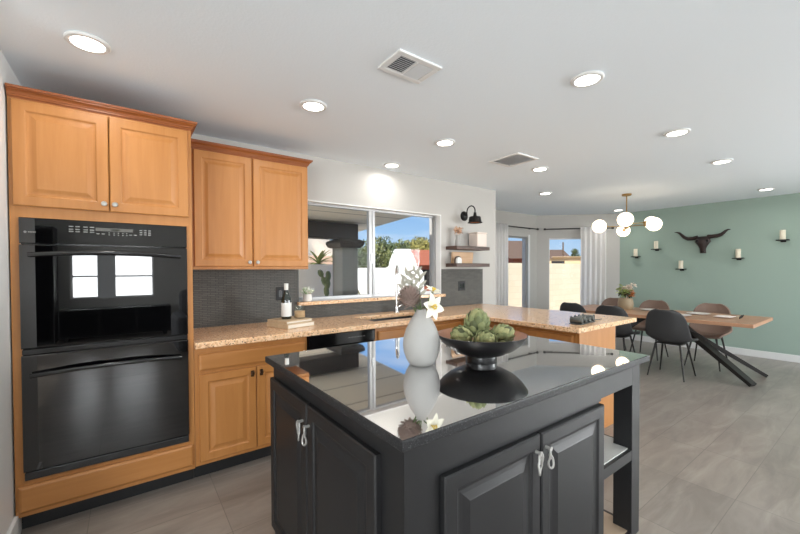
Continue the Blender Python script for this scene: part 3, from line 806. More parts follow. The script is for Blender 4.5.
bx_, by_ = 1.371, 1.200
bo = thing('footed_bowl', 'wide black footed bowl of artichokes on the island', 'bowl', (bx_, by_, IT))
MB().lathe([(0, .001), (.072, 0), (.074, .004), (.072, .028), (.066, .032), (0, .032)], (bx_, by_, IT), 48).build('foot', bowlm, bo, smooth=40)
outer = [(0, .030), (.070, .030), (.11, .041), (.156, .064), (.191, .095), (.212, .124), (.215, .130)]
MB().lathe(outer + [(.211, .131), (.186, .101), (.150, .073), (.10, .051), (.06, .044), (0, .043)], (bx_, by_, IT), 64).build('dish', bowlm, bo, smooth=60)
MB().lathe([(.2105, .1305), (.186, .1025), (.150, .0745), (.10, .0525), (.06, .0455), (0, .0445)], (bx_, by_, IT), 64, cap=False).build('reflection_inside', bowlrefl, bo, smooth=60, recalc=False)  # brown reflection in the bowl, painted as its inside colour
def artichoke(c, size, tilt, lab):
    c = V(c); ax = V(tilt).normalized(); a = ax.orthogonal().normalized(); b = ax.cross(a)
    mb = MB(); rows = 7
    for r_ in range(rows):
        th = PI*(.24 + .66*r_/(rows-1)); n_ = max(4, round(9*math.sin(th)))
        for k in range(n_):
            an = 2*PI*(k + .5*(r_ % 2))/n_; out = a*math.cos(an) + b*math.sin(an)
            tan = (ax*math.sin(th) + out*math.cos(th)*.85).normalized(); nr = (out*math.sin(th) - ax*math.cos(th)*.8).normalized()
            p = c - ax*math.cos(th)*size*.95 + out*math.sin(th)*size*.82 - tan*size*.22
            mb.leaf(p, tan + nr*.42, nr, size*.74, size*.29, .22, 5, cup=-.4)
    prof = [(0, -.85*size), (.42*size, -.75*size), (.70*size, -.3*size), (.68*size, .2*size), (.4*size, .62*size), (0, .75*size)]
    q = ax.to_track_quat('Z', 'Y').to_matrix(); m2 = MB().lathe(prof, (0, 0, 0), 16)
    for v in m2.bm.verts: v.co = c + q @ v.co
    o = mb.build('artichoke', artim, None, smooth=70, recalc=False, solid=.0018); tag(o, lab, 'artichoke', 'artichokes in the bowl')
    m2.build('core', darkleaf, o, smooth=60)  # core coloured dark to put shade into the gaps between bracts
    MB().tube([c - ax*size*.98, c - ax*size*.7], [.009, .011], 10).build('stem', stemgreen, o, smooth=60)
    return o
bc0 = V((bx_, by_, IT))
artichoke(bc0 + CR*-.012 + CF_*.045 + UP*.168, .066, UP + CR*.1, 'upright artichoke on top at the middle of the bowl')
artichoke(bc0 + CR*-.088 + CF_*.0 + UP*.117, .055, CR*-.9 + UP*.35 - CF_*.5, 'artichoke lying at the vase side of the bowl')
artichoke(bc0 + CR*.0 + CF_*-.082 + UP*.113, .054, -CF_*.9 + UP*.45 + CR*.2, 'artichoke lying at bowl front below the upright one')
artichoke(bc0 + CR*.102 + CF_*.02 + UP*.118, .055, CR*.9 + UP*.45, 'artichoke lying at the bowl side farthest from vase')

# ------------------------------------------------------------------ counter items
def rot2(cx, cy, a):
    ca, sa = math.cos(a), math.sin(a)
    return lambda x, y: (cx + x*ca - y*sa, cy + x*sa + y*ca)
ba = .28
Rb = rot2(1.10, 2.99, ba); AX, AY = V((math.cos(ba), math.sin(ba), 0)), V((-math.sin(ba), math.cos(ba), 0))
def book(cx, cy, hx, hy, z0, z1, lab, cover):
    b = thing('book', lab, 'book', (cx, cy, z0), ba)
    t = .005
    mb = MB(); mb.box(-hx, hx, -hy, hy, 0, t); mb.box(-hx, hx, -hy, hy, z1-z0-t, z1-z0); mb.box(-hx, -hx+t, -hy, hy, t, z1-z0-t)
    mb.build('cover', cover, b, bevel=.0015, world=False)
    MB().box(-hx+t, hx-.006, -hy+.005, hy-.005, t, z1-z0-t).build('pages', bookp, b, world=False)
    return b
book(1.075, 2.965, .132, .142, .9145, .950, 'thick pale wooden-look book at bottom of the counter stack', bookw)
book(1.072, 2.975, .126, .130, .9505, .972, 'thinner pale book on top of the counter stack under bottle', bookw)
TB = .9725
bt = thing('wine_bottle', 'dark wine bottle with white label standing on the books', 'bottle', (1.045, 2.985, TB))
x, y = 1.045, 2.985
MB().lathe([(0, .004), (.036, 0), (.040, .006), (.040, .150), (.037, .170), (.021, .21), (.015, .232), (.015, .275), (.0165, .277), (.0165, .288), (0, .289)], (x, y, TB), 28).build('glass_body', tealdark, bt, smooth=50)
MB().lathe([(.0404, .022), (.0409, .023), (.0409, .132), (.0404, .133)], (x, y, TB), 28).build('label', labelm, bt, smooth=50)
MB().lathe([(.0157, .236), (.0162, .237), (.017, .2775), (.017, .2890), (0, .290)], (x, y, TB), 24).build('capsule', labelm, bt, smooth=50)
x, y = 1.150, 2.965
gj = thing('glass_jar', 'small amber glass jar beside the bottle on the books', 'jar', (x, y, TB))
MB().lathe([(0, .001), (.043, 0), (.045, .004), (.045, .105), (.043, .105), (.043, .008), (0, .007)], (x, y, TB), 28).build('glass_body', jarglass, gj, smooth=50)
MB().lathe([(0, .009), (.0425, .009), (.0425, .06), (0, .06)], (x, y, TB), 28).build('wax_filling', boardm, gj, smooth=50)
x, y = 1.365, 3.325
sp = thing('potted_succulent', 'pale succulent in small white pot on the window ledge', 'plant', (x, y, LZ))
MB().lathe([(0, 0), (.034, 0), (.040, .004), (.042, .068), (.038, .069), (.037, .055), (0, .054)], (x, y, LZ), 28).build('pot', potm, sp, smooth=50)
mb = MB(); m2 = MB()
for k in range(46):
    an = k*2.4; tl = .15+.75*(k/46); d = V((math.cos(an)*tl, math.sin(an)*tl, 1-tl*.55))
    d.y *= .7 if d.y > 0 else 1
    L = random.uniform(.06, .09)
    (mb if k % 2 else m2).leaf((x+.012*math.cos(an), y+.012*math.sin(an), LZ+.056), d, UP, L, .0075, -.1, 4)
mb.build('leaves', succulent, sp, smooth=60, recalc=False, solid=.003); m2.build('pale_leaves', succtip, sp, smooth=60, recalc=False, solid=.003)

def outlet(name, x, z, w, h, lab):
    o = thing(name, lab, 'outlet', (x, YB-.012, z))
    MB().panel(FY(YB-.0122), x-w/2, x+w/2, z-h/2, z+h/2, [(0, 0), (0, .004), (.003, .006)]).build('plate', outletm, o)
    for dx in ([-.023, .023] if w > .09 else [0]):
        MB().panel(FY(YB-.0182), x+dx-.016, x+dx+.016, z-.033, z+.033, [(0, 0), (.001, .002)]).build('socket', ovenb, o)
outlet('wall_outlet', 1.105, 1.16, .075, .12, 'black outlet plate on dark tiles behind the wine bottle')
outlet('wall_outlet', 3.42, 1.16, .125, .12, 'black double outlet plate on dark tiles under the floating shelves')

# grey rack on the peninsula
gr = thing('metal_rack', 'small grey metal rack with curled dividers lying on the peninsula corner', 'rack', (3.10, 1.60, CZ1), .1)
mb = MB(); mb.box(-.15, .15, -.05, .05, .0005, .008); mb.build('tray', greytray, gr, bevel=.003, world=False)
for k in range(4):
    xx = -.12+.08*k
    mb = MB().tube([(xx+.03*math.cos(a)*.6, -.045, .036+.028*math.sin(a)) for a in [2*PI*i/14 for i in range(15)]], .004, 6, cap=False)
    mb.tube([(xx+.03*math.cos(a)*.6, .045, .036+.028*math.sin(a)) for a in [2*PI*i/14 for i in range(15)]], .004, 6, cap=False)
    mb.lathe([(.02, -.045), (.024, -.04), (.024, .04), (.02, .045)], (xx, 0, .034), 14, 'y')
    mb.build('divider', greytray, gr, smooth=50, world=False)
MB().tube([(.15, -.01, .008), (.33, -.035, .006)], .004, 8).build('handle_rod', greytray, gr, world=False)

# ------------------------------------------------------------------ shelves, sconce, shelf items
SHX0, SHX1, SHY = 3.155, 3.75, 3.14
for z, lab in ((1.612, 'upper dark walnut floating shelf holding canister and vase'), (1.402, 'lower dark walnut floating shelf just above the dark tile')):
    o = box('floating_shelf', shelfm, SHX0, SHX1, SHY, YB-.0005, z, z+.042, bevel=.003); tag(o, lab, 'shelf', 'floating shelves')
US, LS = 1.6545, 1.4445
x, y = 3.27, 3.235
bv = thing('bud_vase', 'small white bud vase on the upper floating shelf', 'vase', (x, y, US))
MB().lathe([(0, 0), (.034, 0), (.038, .01), (.034, .06), (.026, .10), (.030, .135), (.027, .136), (.022, .10), (0, .02)], (x, y, US), 24).build('vessel', ceramic, bv, smooth=50)
mb = MB()
for k in range(30):
    an = k*2.4; q = V((math.cos(an)*.05*(k/30)**.5, math.sin(an)*.04*(k/30)**.5, .16+.06*random.random()))
    c_ = V((x, y, US))+q
    for j in range(4): mb.leaf(c_, V((random.uniform(-1, 1), random.uniform(-1, 1), random.uniform(-.2, 1))), UP, .035, .010, .1, 3)
for k in range(6): mb.tube([V((x, y, US+.03)), V((x+.04*math.cos(k), y+.03*math.sin(k), US+.18))], .0015, 5)
o = mb.build('dried_flowers', peach, None, smooth=60, recalc=False); tag(o, 'bunch of peach dried flowers in the shelf bud vase', 'flowers')
cn = thing('canister', 'blush square-sided canister on the upper floating shelf', 'canister', (3.63, 3.235, US))
MB().box(3.54, 3.72, 3.16, 3.31, US, US+.165).build('body', blushm, cn, bevel=.012, seg=3)
MB().box(3.536, 3.724, 3.156, 3.314, US+.1655, US+.185).build('lid', blushm, cn, bevel=.006)
cb = thing('cutting_board', 'pale wooden cutting board leaning on wall over the lower shelf', 'cutting board', (3.36, 3.30, LS))
mb = MB()
mb.obox((3.41, 3.295, LS+.073), (1, 0, 0), (0, 1, .12), (0, -.12, 1), .19, .008, .072)
mb.build('board', boardm, cb, bevel=.006)
bd = thing('arch_ornament', 'small arched stone-coloured ornament with dark back at lower shelf end', 'ornament', (3.245, 3.19, LS))
def archpoly(r, h): return [(-r, 0), (r, 0)] + [(r*math.cos(PI*i/12), h + r*math.sin(PI*i/12)) for i in range(13)]
ap = archpoly(.038, .035)
MB().prism([(3.235+a, LS+.0005+b) for a, b in ap], 3.17, 3.20, lambda a, b, c: V((a, c, b))).build('front_arch', labelm, bd, bevel=.003)
ap = archpoly(.055, .035)
MB().prism([(3.25+a, LS+.0005+b) for a, b in ap], 3.202, 3.225, lambda a, b, c: V((a, c, b))).build('back_arch', shelfm, bd, bevel=.003)

x, z = 3.475, 2.05
sn = thing('wall_sconce', 'black gooseneck barn lamp on wall above floating shelves', 'wall lamp', (x, YB, z))
MB().lathe([(0, 0), (.062, 0), (.062, -.012), (.045, -.022), (.02, -.03), (0, -.032)], (x, YB, z), 28, 'y').build('back_plate', blackmetal, sn, smooth=40)
hx, hy, hz = 3.462, YB-.20, 2.022
pts = [V((x, YB-.02, z)), V((x, YB-.055, z+.01))] + arc(V((x-.004, YB-.125, z+.045)), .068, PI, 0, V((0, -1, 0)), V((0, 0, 1)), 14)
pts += [V((hx, hy, hz+.06)), V((hx, hy, hz+.04))]
MB().tube(pts, .0075, 10).build('gooseneck', blackmetal, sn, smooth=60)
MB().lathe([(0, .055), (.016, .05), (.02, .02), (.026, 0), (.066, -.003), (.071, -.012), (.080, -.066), (.094, -.076), (.092, -.079), (.078, -.069), (.066, -.012), (0, -.008)], (hx, hy, hz), 32).build('shade', blackmetal, sn, smooth=40)
MB().lathe([(.0, -.012), (.064, -.016), (.0765, -.067)], (hx, hy, hz), 32, cap=False).build('shade_lining', copper, sn, smooth=40, recalc=False)
MB().sphere((hx, hy, hz-.04), .024, 16).build('bulb', wax, sn, smooth=60)

# ------------------------------------------------------------------ curtains and rods
def curtain(f, u0, u1, v0, v1, w0, name, lab, folds):
    mb = MB(); n = folds*10; rows = []
    for j in range(9):
        v = v0+(v1-v0)*j/8; amp = .019*(1-.25*j/8)
        rows.append([mb.bm.verts.new(f(u0+(u1-u0)*i/n + .004*math.sin(j*1.3+i*.7), v, w0 + amp*math.sin(2*PI*folds*i/n + .25*math.sin(j*.8)))) for i in range(n+1)])
    for A, B in zip(rows, rows[1:]):
        for k in range(n): mb.bm.faces.new((A[k], A[k+1], B[k+1], B[k]))
    o = mb.build(name, curtm, None, smooth=180, recalc=False, solid=.002); tag(o, lab, 'curtain', 'sheer curtains of the bay'); return o
curtain(lambda u, v, w: V((u, 4.40+w, v)), 5.20, 5.62, .02, 2.19, -.118, 'curtain', 'sheer white curtain hanging beside the narrow bay window near the floating shelves', 5)
curtain(FD, .80, 1.27, .02, 2.19, -.118, 'curtain', 'sheer white curtain hanging next to the green wall corner', 5)
def rod(p0, p1, nrm, lab):
    o = thing('curtain_rod', lab, 'curtain rod', tuple((p0+p1)/2)); p0, p1 = V(p0), V(p1); d = (p1-p0).normalized()
    MB().tube([p0, p1], .011, 12).build('bar', blackrod, o, smooth=50)
    for p, s_ in ((p0, -1), (p1, 1)):
        MB().tube([p, p+d*s_*.018, p+d*s_*.02, p+d*s_*.055], [.011, .011, .020, .020], 12).build('finial', blackrod, o, smooth=50)
    for t in (.1, .9):
        q = p0.lerp(p1, t); MB().tube([q, q+nrm*.085], .007, 8).build('bracket', blackrod, o)
rod(V((5.18, 4.315, 2.165)), V((6.56, 4.315, 2.165)), V((0, 1, 0)), 'black curtain rod above the narrow flat bay window')
a, b = FD(.17, 2.165, -.085), FD(1.36, 2.165, -.085)
rod(a, b, DN, 'black curtain rod above the angled bay window by green wall')

# ------------------------------------------------------------------ dining table and chairs
TX0, TX1, TY0, TY1, TZ = 5.43, 6.45, .94, 3.14, .76
dt = thing('dining_table', 'long wooden dining table with dark crossed metal legs by green wall', 'table', (5.95, 2.04, 0))
box('tabletop', oak, TX0, TX1, TY0, TY1, TZ-.042, TZ, dt, bevel=.006)
cxy = V((5.98, 2.04, .69))
for px, py in ((5.79, 1.0), (6.44, 1.0), (5.60, 3.08), (6.36, 3.08)):
    top_ = V((5.98 + (.10 if px < 5.98 else -.06), 2.04 + (-.14 if py < 2 else .14)*1.0, .705)); foot = V((px, py, .02))
    d = (foot-top_).normalized(); s_ = d.cross(UP).normalized(); n_ = s_.cross(d).normalized()
    mb = MB(); R = []
    for t, hw, hh in ((0, .075, .034), (1, .05, .02)):
        c_ = top_.lerp(foot, t); R.append([c_ - s_*hw - n_*hh, c_ + s_*hw - n_*hh, c_ + s_*hw + n_*hh, c_ - s_*hw + n_*hh])
    mb.loft(R); mb.build('leg', legm, dt, bevel=.003)
box('mounting_plate', legm, 5.75, 6.2, 1.75, 2.33, .705, .7178, dt)
def chair_shell(m, parent):
    prof = [(.235, .432, .195), (.215, .450, .215), (.15, .455, .232), (.05, .445, .240), (-.06, .435, .243), (-.145, .442, .243), (-.20, .475, .240), (-.232, .54, .236), (-.25, .63, .228), (-.265, .72, .214), (-.278, .79, .190), (-.287, .838, .150), (-.290, .862, .085)]
    mb = MB(); rows = []; N = 10
    for i, (px, pz, hw) in enumerate(prof):
        a = prof[max(0, i-1)]; b = prof[min(len(prof)-1, i+1)]
        t = V((b[0]-a[0], 0, b[1]-a[1])).normalized(); nn = V((-t.z, 0, t.x))
        if nn.z < 0 and nn.x < 0: nn = -nn
        nn = V((t.z, 0, -t.x)) if V((t.z, 0, -t.x)).dot(V((.5, 0, .6))) > 0 else V((-t.z, 0, t.x))
        cu = (.02, .025, .035, .05, .065, .08, .085, .08, .072, .062, .05, .035, .02)[i]
        rows.append([mb.bm.verts.new(V((px, hw*s_/N, pz)) + nn*cu*abs(s_/N)**2.3) for s_ in range(-N, N+1)])
    for A, B in zip(rows, rows[1:]):
        for k in range(2*N): mb.bm.faces.new((A[k], A[k+1], B[k+1], B[k]))
    return mb.build('seat_shell', m, parent, smooth=180, world=False, solid=.022, sub=1)
def make_chair(lab, m):
    t = thing('dining_chair', lab, 'chair', (0, 0, 0))
    chair_shell(m, t)
    for sx in (-1, 1):
        for sy in (-1, 1):
            MB().tube([(.12*sx-.02, .13*sy, .425), (.21*sx-.01, .195*sy, 0)], [.013, .008], 10).build('leg', legm, t, smooth=50, world=False)
    MB().obox((-.02, 0, .424), (1, 0, 0), (0, 1, 0), (0, 0, 1), .13, .14, .006).build('under_frame', legm, t, bevel=.003, world=False)
    return t
cb_ = make_chair('', chairb); cbr = make_chair('', chairbr)
spots = [(cb_, 5.600, 1.735, 0.0, 'charcoal dining chair nearest the viewer, its whole back in view'),
         (cb_, 5.605, 2.39, .04, 'charcoal dining chair half hidden behind the peninsula corner'),
         (cb_, 5.625, 2.93, -.06, 'charcoal dining chair at the curtain end of table, top edge showing'),
         (cbr, 6.515, 1.61, PI, 'brown dining chair at the table end near plates, legs in view'),
         (cbr, 6.515, 2.33, PI, 'brown dining chair between flower vase and the other brown chair'),
         (cbr, 6.515, 2.93, PI, 'brown dining chair behind the flower vase on the table')]
used = set()
for p, x, y, rz, lab in spots:
    o = p if p not in used else copy_tree(p)
    used.add(p); o.location = (x, y, 0); o.rotation_euler = (0, 0, rz); o['label'] = lab; o['group'] = 'shell chairs around the dining table'

# table settings
x, y = 6.03, 2.46
tv = thing('table_vase', 'woven-look stone vase on the dining table', 'vase', (x, y, TZ))
MB().lathe([(0, 0), (.085, 0), (.10, .02), (.105, .09), (.095, .15), (.085, .17), (.078, .168), (.088, .10), (0, .03)], (x, y, TZ), 28).build('vessel', mat('table_vase_clay', (150, 132, 104), .5, bump=.6, bscale=40), tv, smooth=50)
bq = thing('flower_bouquet', 'mixed bouquet of cream, lime and orange flowers in the dining table vase', 'flowers', (x, y, TZ+.16))
def bouquet(c, specs):
    for name, m, n_, off, r_, lab in specs:
        mb = MB()
        for k in range(n_):
            p = V(c) + V(off) + V((random.gauss(0, .5), random.gauss(0, .5), random.gauss(0, .35)))*r_
            for j in range(7): mb.leaf(p, V((random.uniform(-1, 1), random.uniform(-1, 1), random.uniform(-.3, 1))), UP, .045, .016, .2, 3)
        mb.tube([V(c)+V((0, 0, -.03)), V(c)+V(off)], .004, 6)
        o = mb.build(name, m, bq, smooth=60, recalc=False); o['label'] = lab
bouquet((x, y, TZ+.17), [('cream_flowers', rosewhite, 18, CR*.045+UP*.13, .085, 'cream flower heads'),
                         ('lime_flowers', bloomgreen, 18, CR*-.05+UP*.10, .09, 'lime green sprigs'),
                         ('orange_flowers', orangeb, 10, CR*.05+UP*.06-CF_*.03, .06, 'small orange flowers'),
                         ('leaves', darkleaf, 14, UP*.035, .075, 'dark green leaves')])
def plate_thing(x, y, r_, lab):
    o = MB().lathe([(0, .002), (.6*r_, 0), (.65*r_, .004), (r_, .014), (.97*r_, .016), (.62*r_, .008), (0, .007)], (x, y, TZ), 36).build('dinner_plate', plate, None, smooth=50)
    tag(o, lab, 'plate', 'plates on the dining table')
plate_thing(5.75, 1.70, .13, 'white plate on the dining table directly behind nearest charcoal chair')
plate_thing(6.12, 1.60, .13, 'white plate on the dining table in front of plainly seen brown chair')
plate_thing(6.14, 2.17, .13, 'white plate on the dining table closest to the bouquet')
mb = MB(); rows = []
for i in range(13):
    rows.append([mb.bm.verts.new((5.86+.19*i/12, 1.22+.16*j/6 + .01*math.sin(i*.9), TZ+.012+.016*abs(math.sin(i*.8+j*.9))*math.sin(PI*i/12)**.5*math.sin(PI*j/6)**.5)) for j in range(7)])
for A, B in zip(rows, rows[1:]):
    for k in range(6): mb.bm.faces.new((A[k], A[k+1], B[k+1], B[k]))
o = mb.build('napkin', linen, None, smooth=180, solid=.006); tag(o, 'crumpled white napkin near the free end of dining table', 'napkin')
mb = MB()
for cx_ in (0, .075):
    mb.tube([V((5.92+cx_+.032*math.cos(q), 1.14-.03*math.sin(q)*.3, TZ+.025+.02*math.sin(q))) for q in [2*PI*i/18 for i in range(19)]], .004, 8, cap=False)
mb.tube([(5.955, 1.14, TZ+.03), (5.965, 1.14, TZ+.03)], .004, 8)
o = mb.build('napkin_rings', legm, None, smooth=60); tag(o, 'pair of dark metal rings by napkin at the table end', 'napkin rings')

# ------------------------------------------------------------------ chandelier
def Ud(px, py, t):
    s, c = math.sin(YAW), math.cos(YAW); r0, d0 = V((c, -s, 0)), V((s, c, 0)); cp, sp_ = math.cos(PITCH), math.sin(PITCH)
    d, z = d0*cp+UP*sp_, UP*cp-d0*sp_; cr, sr = math.cos(ROLL), math.sin(ROLL); r, u = r0*cr+z*sr, z*cr-r0*sr
    return V((0, 0, CAM_H)) + (d + r*(px-400)/F_PX + u*(CY-py)/F_PX)*t
hub = V((5.85, 2.38, 1.985))
ch = thing('chandelier', 'brass five-globe chandelier hanging above the dining table', 'chandelier', (hub.x, hub.y, CEIL))
MB().lathe([(0, 0), (.062, 0), (.062, -.018), (.05, -.026), (0, -.028)], (hub.x, hub.y, CEIL), 28).build('canopy', brass, ch, smooth=40)
MB().tube([hub, V((hub.x, hub.y, CEIL-.02))], .008, 10).build('stem', brass, ch, smooth=40)
MB().lathe([(0, -.035), (.022, -.035), (.03, -.025), (.03, .025), (.018, .04), (0, .04)], tuple(hub), 20).build('hub', brass, ch, smooth=40)
gl = [(V((5.43, 2.224, 2.035)), .098), (V((6.16, 2.55, 1.955)), .092), (V((5.45, 2.577, 1.978)), .094), (V((6.20, 2.19, 2.045)), .090), (V((5.88, 2.04, 1.985)), .094)]
for p, r_ in gl:
    d = V((p.x-hub.x, p.y-hub.y, 0)); L = d.length; d.normalize(); zoff = p.z - hub.z
    end = V((p.x, p.y, p.z)) - d*(r_+.02)
    st_ = V((hub.x, hub.y, end.z + .0)) if abs(zoff) < .03 else V((hub.x, hub.y, hub.z + max(-.03, min(.035, zoff))))
    ar = MB().tube([st_, end], .0065, 8).build('arm', brass, ch, smooth=40)
    q = MB(); q.tube([end - d*.01, end + d*.03], [.018, .026], 14); q.build('socket_cup', brass, ar, smooth=40)
    MB().sphere(tuple(p), r_, 28).build('globe', globem, ch, smooth=180)

# ------------------------------------------------------------------ green wall: candles and longhorn
cands = [(2.99, 1.588, 'candle sconce on green wall nearest the curtain corner', 1), (2.655, 1.715, 'candle sconce on green wall just above the table bouquet', 1), (2.277, 1.352, 'lowest candle sconce on the green wall below the horn tip', 1),
         (1.567, 1.47, 'candle sconce on green wall below the skull horn pointing to the room corner light', 1), (1.04, 1.775, 'candle sconce highest and farthest from the chandelier on the green wall', 1)]
cands[3] = (1.53, 1.52, 'candle sconce on green wall between the skull and the highest candle', 1)
cp_ = None
for y, zb, lab, _ in cands:
    if cp_ is None:
        cp_ = thing('candle_sconce', lab, 'candle sconce', (0, 0, 0), group='candle sconces on the green wall')
        MB().prism([(-.105, -.068), (-.004, -.068), (-.004, .068), (-.105, .068)], 0, .014).build('bracket_shelf', blackmetal, cp_, bevel=.004, world=False)
        MB().box(-.008, -.0005, -.03, .03, -.022, .012).build('back_plate', blackmetal, cp_, bevel=.002, world=False)
        cd = MB().lathe([(0, .0145), (.033, .0145), (.033, .150), (.030, .154), (.016, .150), (0, .149)], (-.060, 0, 0), 24).build('candle', wax, cp_, smooth=50, world=False)
        MB().tube([(-.060, 0, .149), (-.058, .001, .163)], .0015, 6).build('wick', blackmetal, cd, world=False)
        o = cp_
    else: o = copy_tree(cp_)
    o.location = (XG, y, zb); o['label'] = lab
ls = thing('longhorn_skull', 'dark cast longhorn skull mounted on the green wall', 'wall decoration', (XG, 1.97, 1.80))
mb = MB(); R = []
for z, hw, hd, off in ((1.915, .075, .03, .05), (1.895, .125, .05, .065), (1.86, .115, .055, .075), (1.825, .125, .055, .08), (1.79, .095, .052, .082), (1.75, .07, .047, .08), (1.71, .052, .04, .077), (1.675, .048, .036, .073), (1.65, .052, .034, .068), (1.635, .045, .026, .064)):
    R.append([V((XG - off - hd*math.sin(a_), 1.97 + hw*.86*math.cos(a_), z-.012)) for a_ in [2*PI*i/16 for i in range(16)]])
mb.loft(R); mb.build('skull', skullm, ls, smooth=50)
for s_ in (-1, 1):
    mb = MB(); mb.sphere((XG-.118, 1.97+s_*.07, 1.823), .022, 12); mb.build('eye_socket', blackmetal, ls, smooth=60)
    mb = MB(); mb.sphere((XG-.104, 1.97+s_*.014, 1.650), .009, 10, 1.6); mb.build('nostril', blackmetal, ls, smooth=60)
    pts = [(0, .08, 1.908), (0, .16, 1.905), (0, .25, 1.912), (.01, .32, 1.928), (.02, .365, 1.958), (.03, .40, 1.985), (.05, .44, 2.002), (.07, .48, 2.0)]
    if s_ > 0: pts = [(0, .08, 1.905), (0, .16, 1.888), (0, .24, 1.888), (.01, .30, 1.915), (.02, .345, 1.96), (.03, .38, 1.995), (.05, .42, 2.012), (.07, .46, 2.01)]
    mb = MB().tube([(XG-.07-a_*.2, 1.97+s_*b_*(.86 if s_ > 0 else .73), c_-.012) for a_, b_, c_ in pts], [.034, .032, .030, .027, .023, .018, .011, .004], 12); mb.build('horn', skullm, ls, smooth=60)

# ------------------------------------------------------------------ family room behind the viewpoint (seen in the oven glass)
so_ = thing('recliner_sofa', 'grey upholstered recliner sofa in family room, mirrored in the oven glass', 'sofa', (1.45, -2.0, 0))
box('base', sofam, .75, 2.2, -2.5, -1.5, .06, .42, so_, bevel=.05); box('backrest', sofam, .75, 2.2, -2.55, -2.25, .42, 1.02, so_, bevel=.09)
for a in (.62, 2.13): box('armrest', sofam, a, a+.2, -2.5, -1.45, .06, .64, so_, bevel=.08)
for a in (.84, 1.49): box('seat_cushion', sofam, a, a+.62, -2.24, -1.47, .42, .54, so_, bevel=.05)
co = thing('media_console', 'low black media console under family room window, mirrored in the oven', 'console', (-.25, -4.2, 0))
box('carcass', darkwood, -1.05, .75, -4.5, -4.05, .08, .62, co, bevel=.006)
for a in (-1.03, -.43, .17): box('door', darkwood, a, a+.56, -4.065, -4.05, .11, .59, co, bevel=.004)
for a in (-.98, .62): box('leg', darkwood, a, a+.06, -4.45, -4.10, 0, .08, co)
tc_ = thing('tall_cabinet', 'tall black cabinet at the family room wall, mirrored dark in the oven', 'cabinet', (-1.55, -3.6, 0))
box('carcass', darkwood, -2.0, -1.1, -4.58, -4.05, 0, 2.2, tc_, bevel=.006)
for a in (-1.985, -1.545): box('door', darkwood, a, a+.43, -4.07, -4.05, .06, 2.15, tc_, bevel=.004)

# ------------------------------------------------------------------ outdoors
struct(MB().box(-60, 90, -60, 110, -.25, -.13).build('ground', groundm))
struct(MB().box(-6, 8.5, 4.56, 8.0, -.13, -.05).build('patio_slab', mat('patio_concrete', (216, 210, 198), .9)))
pv = MB()
def zc(y): return 2.215 - .061*(y-4.36)
for (x0, x1) in ((1.1, 3.60),):
    R = [[V((x0, y, zc(y)+dz)) for y, dz in ((3.50, 0), (7.35, 0), (7.35, .07), (3.50, .07))], [V((x1, y, zc(y)+dz)) for y, dz in ((3.50, 0), (7.35, 0), (7.35, .07), (3.50, .07))]]
    pv.loft(R)
struct(pv.build('patio_cover', plankm))
bmz = thing('patio_beam', 'dark timber beam under patio cover seen through kitchen window', 'beam', (1, 5.55, 1.9))
box('timber', darkbeam, 1.12, 3.12, 5.40, 5.68, 1.875, 2.13, bmz, bevel=.01)
pc2 = thing('patio_column', 'grey stucco patio column holding the far end of dark beam, outside behind the wall cabinet', 'column', (1.34, 5.57, 0))
box('shaft', colm, 1.20, 1.49, 5.39, 5.76, -.05, 1.735, pc2, bevel=.012)
MB().loft([[V((1.345+sx*(a), 5.575+sy*(a+.04), z)) for sx, sy in ((-1, -1), (1, -1), (1, 1), (-1, 1))] for z, a in ((1.735, .17), (1.75, .20), (1.80, .225), (1.84, .225), (1.875, .17))]).build('capital', darkbeam, pc2)
pcn = thing('patio_column', 'grey stucco patio column with dark wooden capital outside kitchen window', 'column', (2.97, 5.57, 0))
box('shaft', colm, 2.815, 3.105, 5.39, 5.76, -.05, 1.735, pcn, bevel=.012)
MB().loft([[V((2.96+sx*(a), 5.575+sy*(a+.04), z)) for sx, sy in ((-1, -1), (1, -1), (1, 1), (-1, 1))] for z, a in ((1.735, .17), (1.75, .20), (1.80, .225), (1.84, .225), (1.875, .17))]).build('capital', darkbeam, pcn)
struct(MB().box(-6, 4.05, 7.5, 7.7, -.13, 1.49).build('yard_wall', greystucco))
struct(MB().box(3.2, 8.3, 10.3, 10.5, -.13, 1.43).build('yard_wall', stucco))
struct(MB().box(8.3, 22, 7.5, 7.7, -.13, 1.57).build('yard_wall', blockm))
fp_ = thing('outdoor_fireplace', 'white stucco stepped outdoor fireplace standing in the sunny yard', 'fireplace', (6.62, 8.85, -.13), -YAW-.0)
half = [(.62, 0), (.62, 1.36), (.56, 1.47), (.40, 1.60), (.36, 1.80), (.26, 1.92), (.24, 2.09)]
pl = [(-a, b) for a, b in half] + [(a, b) for a, b in half[::-1]]
MB().prism(pl, -.45, .45, lambda a, b, c: V((a, c, b))).build('chimney_mass', stucco, fp_, bevel=.05, seg=3, world=False)
MB().prism(archpoly(.3, .35), -.462, -.44, lambda a, b, c: V((a, c, b+.25))).build('firebox', darkglass, fp_, world=False)
